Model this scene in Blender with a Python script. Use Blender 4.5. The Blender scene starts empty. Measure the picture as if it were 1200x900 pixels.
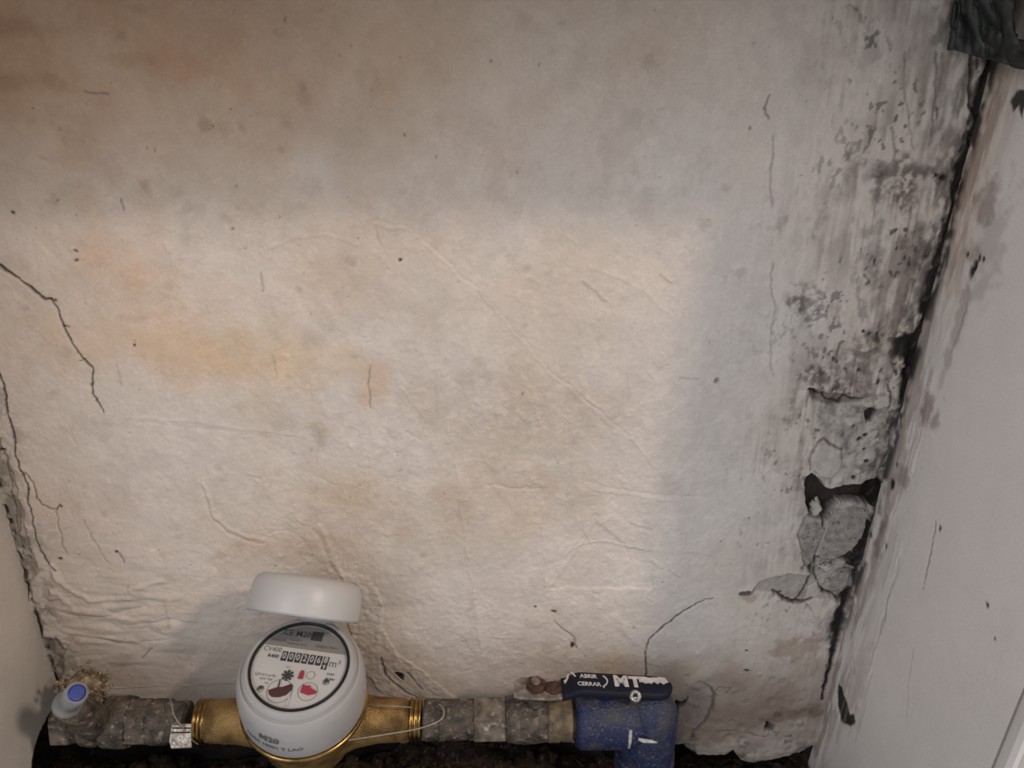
import bpy, bmesh, math, random
import numpy as np
from mathutils import Vector, Matrix
R_ = math.radians
scene = bpy.context.scene
coll = scene.collection
random.seed(4)
# ------------------------------------------------------------------ camera
CZ = 0.62
cam_d = bpy.data.cameras.new('camera'); cam = bpy.data.objects.new('camera', cam_d); coll.objects.link(cam)
cam_d.sensor_fit = 'HORIZONTAL'; cam_d.sensor_width = 36; cam_d.lens = 27.0; cam_d.clip_start = 0.01
pitch, roll, yaw, FPX = R_(24.4), R_(1.6), R_(2.5), 900.0
cf = Vector((math.sin(yaw)*math.cos(pitch), math.cos(yaw)*math.cos(pitch), -math.sin(pitch)))
_r = Vector((math.cos(yaw), -math.sin(yaw), 0)); _u = _r.cross(cf)
cr = _r*math.cos(roll) + _u*math.sin(roll); cu = -_r*math.sin(roll) + _u*math.cos(roll)
M = Matrix((cr, cu, -cf)).transposed().to_4x4(); M.translation = (0, 0, CZ)
cam.matrix_world = M
scene.camera = cam
# ------------------------------------------------------------------ light
world = bpy.data.worlds.new('room_light'); scene.world = world; world.use_nodes = True
world.node_tree.nodes['Background'].inputs[0].default_value = (0.955, 0.96, 1.0, 1)
world.node_tree.nodes['Background'].inputs[1].default_value = 0.47
ld = bpy.data.lights.new('ceiling_lamp', 'AREA'); ld.shape = 'DISK'; ld.size = 0.14; ld.energy = 13.3; ld.color = (1.0, 0.85, 0.70)
lamp = bpy.data.objects.new('ceiling_lamp', ld); coll.objects.link(lamp)
lamp.location = (0.137+0.90*0.95, 0.46-0.95, CZ-0.103+1.02*0.95)
lamp.rotation_euler = (Vector((-0.05, 0.45, 0.3))-lamp.location).to_track_quat('-Z', 'Y').to_euler()
fill_d = bpy.data.lights.new('cool_fill', 'AREA'); fill_d.shape = 'RECTANGLE'; fill_d.size = 0.7; fill_d.size_y = 0.9; fill_d.energy = 12; fill_d.color = (0.91, 0.94, 1.0)  # added cool fill light from the left front, no known source
win = bpy.data.objects.new('cool_fill', fill_d); coll.objects.link(win); win.location = (-0.95, -1.15, 1.45)
win.rotation_euler = (Vector((0.15, 0.45, 0.35))-win.location).to_track_quat('-Z', 'Y').to_euler()
vs_ = scene.view_settings
scene.display_settings.display_device = 'sRGB'
vs_.view_transform = 'Standard'; vs_.look = 'None'; vs_.gamma = 1; vs_.use_curve_mapping = False
vs_.exposure = 0.0
# ------------------------------------------------------------------ sizes of the niche (metres)
YB, YF, XL, XR, ZT, ZB = 0.46, 0.293, -0.331, 0.287, CZ+0.066, 0.055
PY, PZ = 0.412, CZ-0.4575          # the water pipe
def ray(px, py): return cr*((px-600)/FPX) - cu*((py-450)/FPX) + cf
def at(px, py, Y):
    d = ray(px, py); p = d*(Y/d.y); p.z += CZ; return p
def atx(px, py, X):
    d = ray(px, py); p = d*(X/d.x); p.z += CZ; return p
# ------------------------------------------------------------------ materials
MATS = {}
def nodes(name):
    m = bpy.data.materials.new(name); m.use_nodes = True
    nt = m.node_tree; b = nt.nodes['Principled BSDF']
    return m, nt, b
def mat(name, c1, c2=None, scale=60, rough=0.5, metal=0, bump=0.0, bscale=300, lo=0.35, hi=0.65, c3=None, scale3=200, lo3=0.55, hi3=0.7, spec=0.5, detail=6):
    m, nt, b = nodes(name); N = nt.nodes; L = nt.links
    b.inputs['Roughness'].default_value = rough; b.inputs['Metallic'].default_value = metal
    b.inputs['Specular IOR Level'].default_value = spec
    tc = N.new('ShaderNodeTexCoord')
    def noise(s):
        n = N.new('ShaderNodeTexNoise'); n.inputs['Scale'].default_value = s; n.inputs['Detail'].default_value = detail
        L.new(tc.outputs['Object'], n.inputs['Vector']); return n
    def ramp(n, a, z):
        r = N.new('ShaderNodeMapRange'); r.inputs[1].default_value = a; r.inputs[2].default_value = z; L.new(n.outputs[0], r.inputs[0]); return r
    src = None
    if c2 is None: c2 = tuple(x*0.88 for x in c1)
    mx = N.new('ShaderNodeMix'); mx.data_type = 'RGBA'
    mx.inputs[6].default_value = (*c1, 1); mx.inputs[7].default_value = (*c2, 1)
    L.new(ramp(noise(scale), lo, hi).outputs[0], mx.inputs[0]); src = mx.outputs[2]
    if c3 is not None:
        m3 = N.new('ShaderNodeMix'); m3.data_type = 'RGBA'; L.new(src, m3.inputs[6]); m3.inputs[7].default_value = (*c3, 1)
        L.new(ramp(noise(scale3), lo3, hi3).outputs[0], m3.inputs[0]); src = m3.outputs[2]
    L.new(src, b.inputs['Base Color'])
    if bump:
        bp = N.new('ShaderNodeBump'); bp.inputs['Strength'].default_value = bump; bp.inputs['Distance'].default_value = 0.002
        L.new(noise(bscale).outputs[0], bp.inputs['Height']); L.new(bp.outputs[0], b.inputs['Normal'])
    MATS[name] = m; return m
def paint_mat(name, rough=0.6, bump=0.25):
    """plaster: the colour of each spot of the surface is a mesh attribute, the fine grain is noise"""
    m, nt, b = nodes(name); N = nt.nodes; L = nt.links
    a = N.new('ShaderNodeAttribute'); a.attribute_name = 'plaster_colour'
    tc = N.new('ShaderNodeTexCoord')
    n1 = N.new('ShaderNodeTexNoise'); n1.inputs['Scale'].default_value = 700; n1.inputs['Detail'].default_value = 5
    L.new(tc.outputs['Object'], n1.inputs['Vector'])
    r = N.new('ShaderNodeMapRange'); r.inputs[1].default_value = .3; r.inputs[2].default_value = .7; r.inputs[3].default_value = .95; r.inputs[4].default_value = 1.05
    L.new(n1.outputs[0], r.inputs[0])
    v = N.new('ShaderNodeVectorMath'); v.operation = 'SCALE'; L.new(a.outputs['Color'], v.inputs[0]); L.new(r.outputs[0], v.inputs['Scale'])
    L.new(v.outputs[0], b.inputs['Base Color']); b.inputs['Roughness'].default_value = rough
    b.inputs['Specular IOR Level'].default_value = 0.35
    bp = N.new('ShaderNodeBump'); bp.inputs['Strength'].default_value = bump; bp.inputs['Distance'].default_value = 0.0008
    n2 = N.new('ShaderNodeTexNoise'); n2.inputs['Scale'].default_value = 420; n2.inputs['Detail'].default_value = 4
    L.new(tc.outputs['Object'], n2.inputs['Vector']); L.new(n2.outputs[0], bp.inputs['Height']); L.new(bp.outputs[0], b.inputs['Normal'])
    MATS[name] = m; return m
paint_mat('plaster', 0.6, 0.25); paint_mat('right_plaster', 0.5, 0.12)
mat('white_paint', (.66, .62, .58), (.60, .56, .52), 20, rough=.4)
mat('outer_paint', (.60, .56, .50), (.55, .50, .45), 8, rough=.6)
mat('soil', (.034, .021, .015), (.008, .006, .004), 90, rough=.95, bump=1, bscale=400, c3=(.085, .06, .042), scale3=330, lo3=.56, hi3=.72, spec=.1)
mat('brass', (.40, .25, .10), (.24, .145, .055), 60, rough=.5, metal=.85, bump=.5, bscale=900, c3=(.09, .055, .025), scale3=60, lo3=.50, hi3=.75)
mat('bright_brass', (.40, .245, .085), (.14, .085, .03), 80, rough=.28, metal=1)
mat('register_plastic', (.385, .37, .36), (.35, .335, .325), 30, rough=.42, c3=(.28, .27, .26), scale3=120, lo3=.66, hi3=.85)
mat('lid_plastic', (.475, .455, .44), (.44, .42, .405), 25, rough=.40)
mat('gasket', (.008, .008, .008), rough=.4)
mat('dial_white', (.62, .59, .56), (.58, .55, .52), 50, rough=.5)
mat('dial_grey', (.26, .24, .22), (.22, .20, .19), 90, rough=.5)
mat('print_black', (.02, .02, .02), rough=.6)
mat('print_grey', (.13, .12, .12), rough=.6)
mat('wheel_black', (.022, .018, .018), rough=.5)
mat('digit_white', (.62, .58, .56), rough=.5)
mat('pointer_red', (.42, .02, .045), rough=.35)
mat('dark_red', (.075, .012, .014), (.05, .01, .01), 90, rough=.35)
mat('dirty_metal', (.105, .080, .058), (.026, .018, .013), 130, rough=.6, bump=.9, bscale=420, c3=(.25, .205, .16), scale3=230, lo3=.57, hi3=.72)
mat('dirty_metal_pale', (.18, .142, .108), (.055, .040, .029), 130, rough=.6, bump=.5, bscale=350, c3=(.40, .35, .29), scale3=190, lo3=.60, hi3=.75)
mat('dull_ring', (.22, .16, .09), (.07, .05, .035), 120, rough=.6, metal=.3, bump=.4, bscale=300)
mat('silver', (.40, .39, .37), (.14, .125, .11), 240, rough=.35, metal=.8, bump=.4, bscale=500)
mat('rust', (.085, .035, .018), (.035, .015, .009), 300, rough=.9, bump=.9, bscale=500)
mat('rust_scale', (.22, .17, .13), (.10, .06, .04), 300, rough=.8, bump=.7, bscale=500)
mat('lever_plate', (.30, .27, .24), (.14, .10, .075), 160, rough=.55, metal=.3, bump=.3)
mat('navy_vinyl', (.004, .005, .014), (.005, .006, .017), 90, rough=.58, spec=.25, bump=.1, bscale=200)
mat('worn_print', (.55, .52, .50), (.40, .37, .36), 300, rough=.6)
mat('blue_plastic', (.006, .012, .056), (.036, .036, .047), 75, rough=.55, bump=.5, bscale=600, c3=(.13, .13, .15), scale3=500, lo3=.56, hi3=.80, lo=.44, hi=.64)
mat('paint_drip', (.5, .48, .45), (.3, .3, .3), 200, rough=.6)
mat('blue_cap', (.008, .030, .24), (.006, .022, .17), 200, rough=.35)
mat('sawdust', (.34, .25, .15), (.12, .085, .05), 260, rough=.95, bump=1, bscale=600, c3=(.5, .42, .30), scale3=500, lo3=.55, hi3=.7)
mat('wire', (.36, .31, .25), (.26, .22, .18), 200, rough=.5, metal=.3)
mat('black_film', (.012, .014, .014), (.03, .034, .030), 28, rough=.38, bump=.35, bscale=60, c3=(.11, .10, .085), scale3=45, lo3=.66, hi3=.85)
mat('mortar', (.40, .365, .335), (.24, .212, .19), 190, rough=.9, bump=.8, bscale=650, c3=(.07, .058, .05), scale3=420, lo3=.60, hi3=.70)
mat('flake', (.50, .46, .42), (.43, .40, .36), 90, rough=.7, bump=.3, bscale=400)
def clear_mat(name, tint, mixf, rough=.05):
    m, nt, b = nodes(name); N = nt.nodes; L = nt.links
    tr = N.new('ShaderNodeBsdfTransparent'); tr.inputs[0].default_value = (*tint, 1)
    b.inputs['Base Color'].default_value = (.42, .41, .41, 1); b.inputs['Roughness'].default_value = rough
    mx = N.new('ShaderNodeMixShader')
    ns = N.new('ShaderNodeTexNoise'); ns.inputs['Scale'].default_value = 150
    r = N.new('ShaderNodeMapRange'); r.inputs[3].default_value = mixf*.7; r.inputs[4].default_value = mixf*1.3
    L.new(ns.outputs[0], r.inputs[0]); L.new(r.outputs[0], mx.inputs[0])
    L.new(tr.outputs[0], mx.inputs[1]); L.new(b.outputs[0], mx.inputs[2]); L.new(mx.outputs[0], N['Material Output'].inputs[0])
    MATS[name] = m
clear_mat('dial_glass', (.98, .98, .98), .035, .04)
clear_mat('clear_plastic', (.80, .80, .80), .42, .22)
# ------------------------------------------------------------------ mesh helpers
def empty(name, loc, label=None, cat=None, group=None):
    o = bpy.data.objects.new(name, None); coll.objects.link(o); o.location = loc; o.empty_display_size = .02
    tag(o, label, cat, group); return o
def tag(o, label=None, cat=None, group=None, kind=None):
    if label: o['label'] = label
    if cat: o['category'] = cat
    if group: o['group'] = group
    if kind: o['kind'] = kind
    return o
def root_of(o):
    m = Vector((0, 0, 0))
    while o is not None: m += o.location; o = o.parent
    return m
class MB:
    """collects shapes in world metres; build() links them as one mesh object whose origin is its parent's base"""
    def __init__(s): s.v = []; s.f = []; s.sm = []
    def add(s, vs, fs, smooth=False):
        k = len(s.v); s.v += [Vector(p) for p in vs]
        for f in fs: s.f.append([i+k for i in f]); s.sm.append(smooth)
        return s
    def lathe(s, prof, o, a, seg=48, smooth=True, ex=None, cap0=True, cap1=True, squash=1.0):
        a = Vector(a).normalized(); o = Vector(o)
        if ex is None: ex = Vector((0, 0, 1)) if abs(a.z) < .9 else Vector((1, 0, 0))
        ex = (ex - a*ex.dot(a)).normalized(); ey = a.cross(ex)
        vs = []; fs = []
        for r, h in prof:
            for i in range(seg):
                t = 2*math.pi*i/seg; vs.append(o + a*h + (ex*math.cos(t) + ey*math.sin(t)*squash)*r)
        for j in range(len(prof)-1):
            for i in range(seg):
                n = (i+1) % seg; fs.append([j*seg+i, j*seg+n, (j+1)*seg+n, (j+1)*seg+i])
        s.add(vs, fs, smooth); k = len(s.v)-len(vs)
        if cap0: s.f.append([k+i for i in reversed(range(seg))]); s.sm.append(False)
        if cap1: s.f.append([k+(len(prof)-1)*seg+i for i in range(seg)]); s.sm.append(False)
        return s
    def box(s, c, ax, ay, az, hx, hy, hz):
        c = Vector(c); P = [c+ax*(hx*i)+ay*(hy*j)+az*(hz*k) for k in (-1, 1) for j in (-1, 1) for i in (-1, 1)]
        return s.add(P, [[0, 2, 3, 1], [4, 5, 7, 6], [0, 1, 5, 4], [2, 6, 7, 3], [0, 4, 6, 2], [1, 3, 7, 5]])
    def prism(s, pts, o, ex, ey, ez, z0, z1):
        o = Vector(o); n = len(pts)
        vs = [o+ex*x+ey*y+ez*z0 for x, y in pts]+[o+ex*x+ey*y+ez*z1 for x, y in pts]
        return s.add(vs, [list(reversed(range(n))), list(range(n, 2*n))]+[[i, (i+1) % n, n+(i+1) % n, n+i] for i in range(n)])
    def tube(s, pts, r, seg=8):
        pts = [Vector(p) for p in pts]; vs = []; fs = []; n = len(pts)
        rr = r if isinstance(r, (list, tuple)) else [r]*n
        up = Vector((.31, .17, .93))
        for i, p in enumerate(pts):
            t = (pts[min(i+1, n-1)]-pts[max(i-1, 0)]).normalized(); e = t.cross(up).normalized(); g = e.cross(t)
            for k in range(seg):
                q = 2*math.pi*k/seg; vs.append(p+(e*math.cos(q)+g*math.sin(q))*rr[i])
        for i in range(n-1):
            for k in range(seg):
                m = (k+1) % seg; fs.append([i*seg+k, i*seg+m, (i+1)*seg+m, (i+1)*seg+k])
        fs.append(list(reversed(range(seg)))); fs.append([(n-1)*seg+k for k in range(seg)])
        return s.add(vs, fs, True)
    def build(s, name, m, parent=None, label=None, bevel=0, rough=0, rs=40, seed=0, sub=0):
        off = root_of(parent) if parent is not None else Vector((0, 0, 0))
        vs = s.v
        me = bpy.data.meshes.new(name)
        me.from_pydata([tuple(p-off) for p in vs], [], s.f); me.polygons.foreach_set('use_smooth', s.sm)
        me.materials.append(MATS[m]); me.update()
        bm = bmesh.new(); bm.from_mesh(me); bmesh.ops.recalc_face_normals(bm, faces=bm.faces); bm.to_mesh(me); bm.free()
        o = bpy.data.objects.new(name, me); coll.objects.link(o)
        if parent is not None: o.parent = parent
        else:
            pass
        if bevel:
            md = o.modifiers.new('bevel', 'BEVEL'); md.width = bevel; md.segments = 2; md.limit_method = 'ANGLE'; md.angle_limit = R_(40)
        if rough:
            tx = bpy.data.textures.new(name+'_dents', 'CLOUDS'); tx.noise_scale = rs/1000; tx.noise_depth = 2
            md = o.modifiers.new('dents', 'DISPLACE'); md.texture = tx; md.strength = rough; md.mid_level = .5; md.texture_coords = 'LOCAL'
        if label: o['label'] = label
        return o
def text_mesh(body, o, ex, ey, ez, size, name, m, parent, sx=1.0, align='CENTER', bold=0.0, label=None):
    cu_ = bpy.data.curves.new('letters', 'FONT'); cu_.body = body; cu_.size = 1; cu_.align_x = align; cu_.align_y = 'CENTER'
    cu_.offset = bold; cu_.resolution_u = 2
    ob = bpy.data.objects.new('letters', cu_); coll.objects.link(ob)
    dg = bpy.context.evaluated_depsgraph_get(); me0 = ob.evaluated_get(dg).to_mesh()
    V = [v.co.copy() for v in me0.vertices]; Fs = [list(p.vertices) for p in me0.polygons]
    ob.evaluated_get(dg).to_mesh_clear(); bpy.data.objects.remove(ob); bpy.data.curves.remove(cu_)
    b = MB(); o = Vector(o)
    b.add([o+ex*(v.x*size*sx)+ey*(v.y*size)+ez*.00012 for v in V], Fs)
    k = MB(); k.v = b.v; k.f = b.f; k.sm = b.sm
    return k.build(name, m, parent, label=label)
# ------------------------------------------------------------------ noise in numpy
def vnoise(u, v, scale, seed):
    rng = np.random.RandomState(seed); T = rng.rand(256, 256).astype(np.float32)
    x = u/scale+seed*7.31; y = v/scale+seed*3.77
    xi = np.floor(x).astype(int); yi = np.floor(y).astype(int); fx = x-xi; fy = y-yi
    fx = fx*fx*fx*(fx*(fx*6-15)+10); fy = fy*fy*fy*(fy*(fy*6-15)+10)
    a = T[yi & 255, xi & 255]; b = T[yi & 255, (xi+1) & 255]; c = T[(yi+1) & 255, xi & 255]; d = T[(yi+1) & 255, (xi+1) & 255]
    return (a*(1-fx)+b*fx)*(1-fy)+(c*(1-fx)+d*fx)*fy
def fbm(u, v, scale, seed, octs=4, gain=.5):
    t = 0; amp = 1; s = 0
    for i in range(octs):
        a = .65+.93*i; ca, sa = math.cos(a), math.sin(a)
        t = t+amp*vnoise(u*ca+v*sa, v*ca-u*sa, scale/2**i, seed+i*11); s += amp; amp *= gain
    return t/s
def sstep(a, b, x): t = np.clip((x-a)/(b-a), 0, 1); return t*t*(3-2*t)
class Surf:
    """a rectangular plaster surface: U to the side, V up, in millimetres; relief (mm towards the room) and colour"""
    def __init__(s, u0, u1, v0, v1, step, topix, seed, warp=1.6):
        s.us = np.arange(u0, u1+step*.5, step); s.vs = np.arange(v0, v1+step*.5, step); s.step = step
        s.U, s.V = np.meshgrid(s.us, s.vs); s.h = np.zeros_like(s.U); s.c = np.zeros(s.U.shape+(3,)); s.px = topix
        s.Uw = s.U+warp*((fbm(s.U, s.V, 9, seed+1, 4, .6)-.5)*2.6); s.Vw = s.V+warp*((fbm(s.U, s.V, 9, seed+2, 4, .6)-.5)*2.6); s.seed = seed
    def pts(s, P): return [s.px(*p[:2]) for p in P]
    def win(s, Q, pad):
        a = np.array([q[:2] for q in Q]); lo = a.min(0)-pad; hi = a.max(0)+pad
        i0, i1 = np.searchsorted(s.us, [lo[0], hi[0]]); j0, j1 = np.searchsorted(s.vs, [lo[1], hi[1]])
        return np.s_[j0:j1, i0:i1]
    def dist(s, Q, pad, warp=True, widths=None):
        w = s.win(Q, pad); U = (s.Uw if warp else s.U)[w]; V = (s.Vw if warp else s.V)[w]
        D = np.full(U.shape, 1e9); Wd = np.ones(U.shape)
        for i in range(len(Q)-1):
            ax, ay = Q[i]; bx, by = Q[i+1]; dx, dy = bx-ax, by-ay; L = dx*dx+dy*dy+1e-9
            t = np.clip(((U-ax)*dx+(V-ay)*dy)/L, 0, 1); d = np.hypot(U-ax-t*dx, V-ay-t*dy)
            m = d < D; D = np.where(m, d, D)
            if widths: Wd = np.where(m, widths[i]*(1-t)+widths[i+1]*t, Wd)
        return w, D, Wd
    def line(s, P, width, depth, col=None, a=1.0, soft=.6, wob=True, dash=0):
        """groove (depth > 0) or ridge (depth < 0) along photographed points; width in mm, or one width per point"""
        Q = s.pts(P); wd = [q*.78 for q in (width if isinstance(width, (list, tuple)) else [width]*len(P))]
        w, D, W = s.dist(Q, max(wd)*2+4, wob, wd)
        k = 1-sstep(W*.5*(1-soft), W*.5*(1+soft)+s.step*.5, D)
        if dash: k = k*sstep(.5-.12, .5+.12, fbm(s.U[w], s.V[w], dash, s.seed+40, 3)+.08)
        s.h[w] -= k*depth
        if col is not None: s.c[w] = s.c[w]*(1-k*a)[..., None]+np.array(col)*(k*a)[..., None]
    def poly(s, P, edge=1.0, warp=True):
        """mask of a closed outline, soft over `edge` mm"""
        Q = s.pts(P); Q2 = Q+[Q[0]]; w, D, _ = s.dist(Q2, 6, warp); U = (s.Uw if warp else s.U)[w]; V = (s.Vw if warp else s.V)[w]
        ins = np.zeros(U.shape, bool)
        for (ax, ay), (bx, by) in zip(Q2[:-1], Q2[1:]):
            if ay == by: continue
            ins ^= ((ay > V) != (by > V)) & (U < (bx-ax)*(V-ay)/(by-ay)+ax)
        sd = np.where(ins, D, -D)
        return w, sstep(-edge*.5, edge*.5, sd), sd
    def patch(s, P, depth, col=None, a=1.0, edge=1.0, grain=0.0, gscale=4):
        w, k, sd = s.poly(P, edge)
        s.h[w] -= k*depth
        if grain: s.h[w] += k*grain*(fbm(s.U[w], s.V[w], gscale, s.seed+60, 4)-.5)*2
        if col is not None:
            n = .75+.5*fbm(s.U[w], s.V[w], 5, s.seed+61, 4)
            s.c[w] = s.c[w]*(1-k*a)[..., None]+(np.array(col)*n[..., None])*(k*a)[..., None]
    def blob(s, p, rx, ry, col, a, mult=True, noise=.5, ns=14, edge=.55, rot=0, thr=None):
        """stain with an uneven outline; radii in mm"""
        x, y = s.px(*p); r = max(rx, ry)*1.6; w = s.win([(x-r, y-r), (x+r, y+r)], 0)
        if s.U[w].size == 0: return
        du = s.U[w]-x; dv = s.V[w]-y; c, q = math.cos(rot), math.sin(rot)
        d = np.hypot((du*c+dv*q)/rx, (-du*q+dv*c)/ry)+noise*(fbm(s.U[w], s.V[w], ns, s.seed+int(abs(x*3+y)) % 50, 4)-.5)*2
        k = a*(1-sstep(1-edge, 1+edge*.3, d))
        if thr is not None: k = k*sstep(thr-.10, thr+.16, fbm(s.U[w], s.V[w], 5, s.seed+33, 5, .62))
        k = k[..., None]; C = np.array(col)
        s.c[w] = s.c[w]*(1-k+k*C) if mult else s.c[w]*(1-k)+C*k
    def dot(s, p, r, depth, col, a=1.0, sq=1.0):
        x, y = s.px(*p); w = s.win([(x-r*2.5, y-r*2.5), (x+r*2.5, y+r*2.5)], 1)
        if s.U[w].size == 0: return
        d = np.hypot(s.Uw[w]-x, (s.Vw[w]-y)/sq); k = 1-sstep(r*.6, r*1.25+s.step*.4, d); s.h[w] -= k*depth
        s.c[w] = s.c[w]*(1-k*a)[..., None]+np.array(col)*(k*a)[..., None]
    def build(s, name, to3, m, label):
        nv, nu = s.U.shape; P = to3(s.U/1000, s.V/1000, s.h/1000).reshape(-1, 3).astype(np.float32)
        i = np.arange(nv*nu).reshape(nv, nu); q = np.stack([i[:-1, :-1], i[:-1, 1:], i[1:, 1:], i[1:, :-1]], -1).reshape(-1, 4)
        me = bpy.data.meshes.new(name); n = len(q)
        me.vertices.add(len(P)); me.vertices.foreach_set('co', P.ravel()); me.loops.add(n*4); me.loops.foreach_set('vertex_index', q.ravel().astype(np.int32))
        me.polygons.add(n); me.polygons.foreach_set('loop_start', np.arange(0, n*4, 4, dtype=np.int32)); me.polygons.foreach_set('use_smooth', np.ones(n, bool))
        me.update(calc_edges=True)
        at_ = me.color_attributes.new('plaster_colour', 'FLOAT_COLOR', 'POINT')
        C = np.concatenate([np.clip(s.c, 0.003, 1), np.ones((nv, nu, 1))], -1).astype(np.float32); at_.data.foreach_set('color', C.ravel())
        me.materials.append(MATS[m]); o = bpy.data.objects.new(name, me); coll.objects.link(o)
        return tag(o, label, None, None, 'structure')
DARK = (.013, .008, .007); MOULD = (.05, .042, .04); BROWN = (.07, .048, .036); GREY = (.34, .325, .305)  # DARK: dirt in cracks, and the shade inside holes put into the colour
# ================================================================== THE SETTING
def to_back(px, py): p = at(px, py, YB); return (p.x*1000, p.z*1000)
B = Surf(XL*1000-4, XR*1000+4, 20, ZT*1000+2, 0.74, to_back, 100)
U, V = B.U, B.V
# paint: warm off-white, uneven
base = np.array((.655, .572, .505))
n1 = fbm(U, V, 160, 5, 4); n2 = fbm(U, V, 40, 6, 4); n3 = fbm(U, V, 9, 7, 4)
B.c[:] = base*(1+.12*(n1-.5)+.10*(n2-.5)+.08*(n3-.5))[..., None]
warm = sstep(.42, .72, fbm(U, V, 90, 8, 4))[..., None]; B.c *= (1-warm*np.array((0.02, .05, .09)))
cool = sstep(60, 190, U+30*(n2-.5))[..., None]; B.c = B.c*(1-cool)+B.c*np.array((1.04, 1.09, 1.15))*cool  # lighter, bluer right side: the cool light put into the paint colour
# relief: trowelled plaster
B.h += 3.2*(fbm(U, V, 170, 21, 3)-.5)+1.5*(fbm(U, V, 55, 22, 3)-.5)+.55*(fbm(U*.6, V, 16, 23, 3)-.5)+.22*(fbm(U, V, 5, 24, 3)-.5)
lowrough = sstep(420, 180, V)*sstep(-330, -150, U)
B.h += lowrough*(.3*(fbm(U, V, 12, 25, 4)-.5)+.25*sstep(.60, .64, fbm(U, V, 24, 26, 4)))
mid = np.exp(-((U-10)/190)**2-((V-300)/120)**2)+.5
B.h += np.clip(mid, 0, 1)*(.34*(fbm(U, V, 11, 27, 5, .62)-.5)+.3*(fbm(U*.5, V, 28, 28, 4)-.5))
B.c *= (1+np.clip(mid, 0, 1)*.13*(fbm(U, V, 14, 29, 5, .65)-.5))[..., None]
wgt = np.clip(mid, 0, 1)*sstep(XR*1000-30, XR*1000-160, U)+.25
for sc_, sd_, hh_, th_ in ((34, 201, .20, .54), (15, 202, .16, .57), (7, 203, .13, .59)):
    q = fbm(U, V, sc_, sd_, 5, .6); B.h += wgt*hh_*sstep(th_, th_+.035, q); B.c *= (1-.025*wgt*sstep(th_+.03, th_-.03, q))[..., None]
B.h += .16*(fbm(U, V, 3.2, 204, 2)-.5)*(.5+wgt)
B.c *= (1+.10*(fbm(U, V, 4.5, 205, 3, .7)-.5))[..., None]
q = sstep(.60, .74, fbm(U, V, 22, 206, 5, .62)); B.c *= (1-.08*q[..., None]*np.array((.8, .9, 1.0)))
crumb = np.exp(-((U-to_back(600, 490)[0])/75)**2-((V-to_back(600, 490)[1])/40)**2)+.7*np.exp(-((U-to_back(400, 660)[0])/45)**2-((V-to_back(400, 660)[1])/30)**2)+.6*np.exp(-((U-to_back(560, 780)[0])/130)**2-((V-to_back(560, 780)[1])/30)**2)
q = fbm(U, V, 8, 207, 5, .66); B.h += crumb*(.30*sstep(.52, .57, q)+.55*(q-.5)); B.c *= (1-crumb*.08*sstep(.54, .46, q))[..., None]
# lumps and crumbs of plaster
rng = np.random.RandomState(3)
for _ in range(520):
    x = rng.uniform(20, 930); y = rng.uniform(270, 850) if rng.rand() < .8 else rng.uniform(0, 300)
    B.dot((x, y), rng.uniform(.4, 1.3), -rng.uniform(-.15, .5), (.6, .54, .47), .25, rng.uniform(.4, 1.8))
for _ in range(170):
    x = rng.uniform(0, 1050); y = rng.uniform(0, 850)
    B.dot((x, y), rng.uniform(.25, .75), .25, (.16, .13, .11), rng.uniform(.2, .8), rng.uniform(.4, 1.6))
# stains, and broad darker tints over the top left and along the bottom
for p, rx, ry, c, a in [((140, 395), 55, 26, (.97, .80, .62), .52), ((265, 425), 50, 20, (.97, .82, .64), .58), ((345, 435), 36, 34, (.96, .83, .62), .58),
        ((445, 450), 11, 16, (.95, .78, .64), .7), ((115, 300), 26, 24, (.97, .80, .68), .7), ((175, 345), 45, 22, (.97, .84, .72), .55), ((400, 590), 26, 22, (.92, .84, .68), .55),
        ((790, 790), 22, 16, (.9, .78, .62), .5), ((720, 780), 14, 14, (.85, .74, .58), .5), ((340, 640), 55, 18, (.93, .82, .70), .5), ((600, 490), 75, 38, (.88, .84, .78), .6),
        ((540, 600), 60, 30, (.9, .84, .76), .6), ((680, 575), 40, 22, (.9, .86, .8), .5), ((470, 350), 30, 26, (.92, .91, .91), .6), ((240, 60), 70, 25, (1.0, .86, .80), .4),
        ((130, 90), 230, 120, (.84, .74, .63), .8), ((100, 10), 240, 90, (.80, .70, .60), .7), ((20, 60), 90, 60, (.86, .74, .66), .6), ((330, 20), 190, 60, (.90, .83, .74), .6),
        ((110, 620), 45, 30, (1.0, .90, .86), .5), ((95, 720), 60, 40, (.93, .90, .88), .5), ((130, 860), 160, 30, (.62, .56, .50), .75), ((330, 860), 120, 22, (.6, .54, .48), .8),
        ((560, 850), 130, 34, (.66, .58, .50), .8), ((700, 845), 110, 30, (.62, .56, .5), .7), ((870, 830), 90, 36, (.66, .63, .60), .8), ((920, 810), 60, 40, (.70, .65, .60), .7)]:
    B.blob(p, rx*1.15, ry*1.15, c, a, True, .45 if rx > 100 else .9, 45 if rx > 100 else 26, .95)
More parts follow.
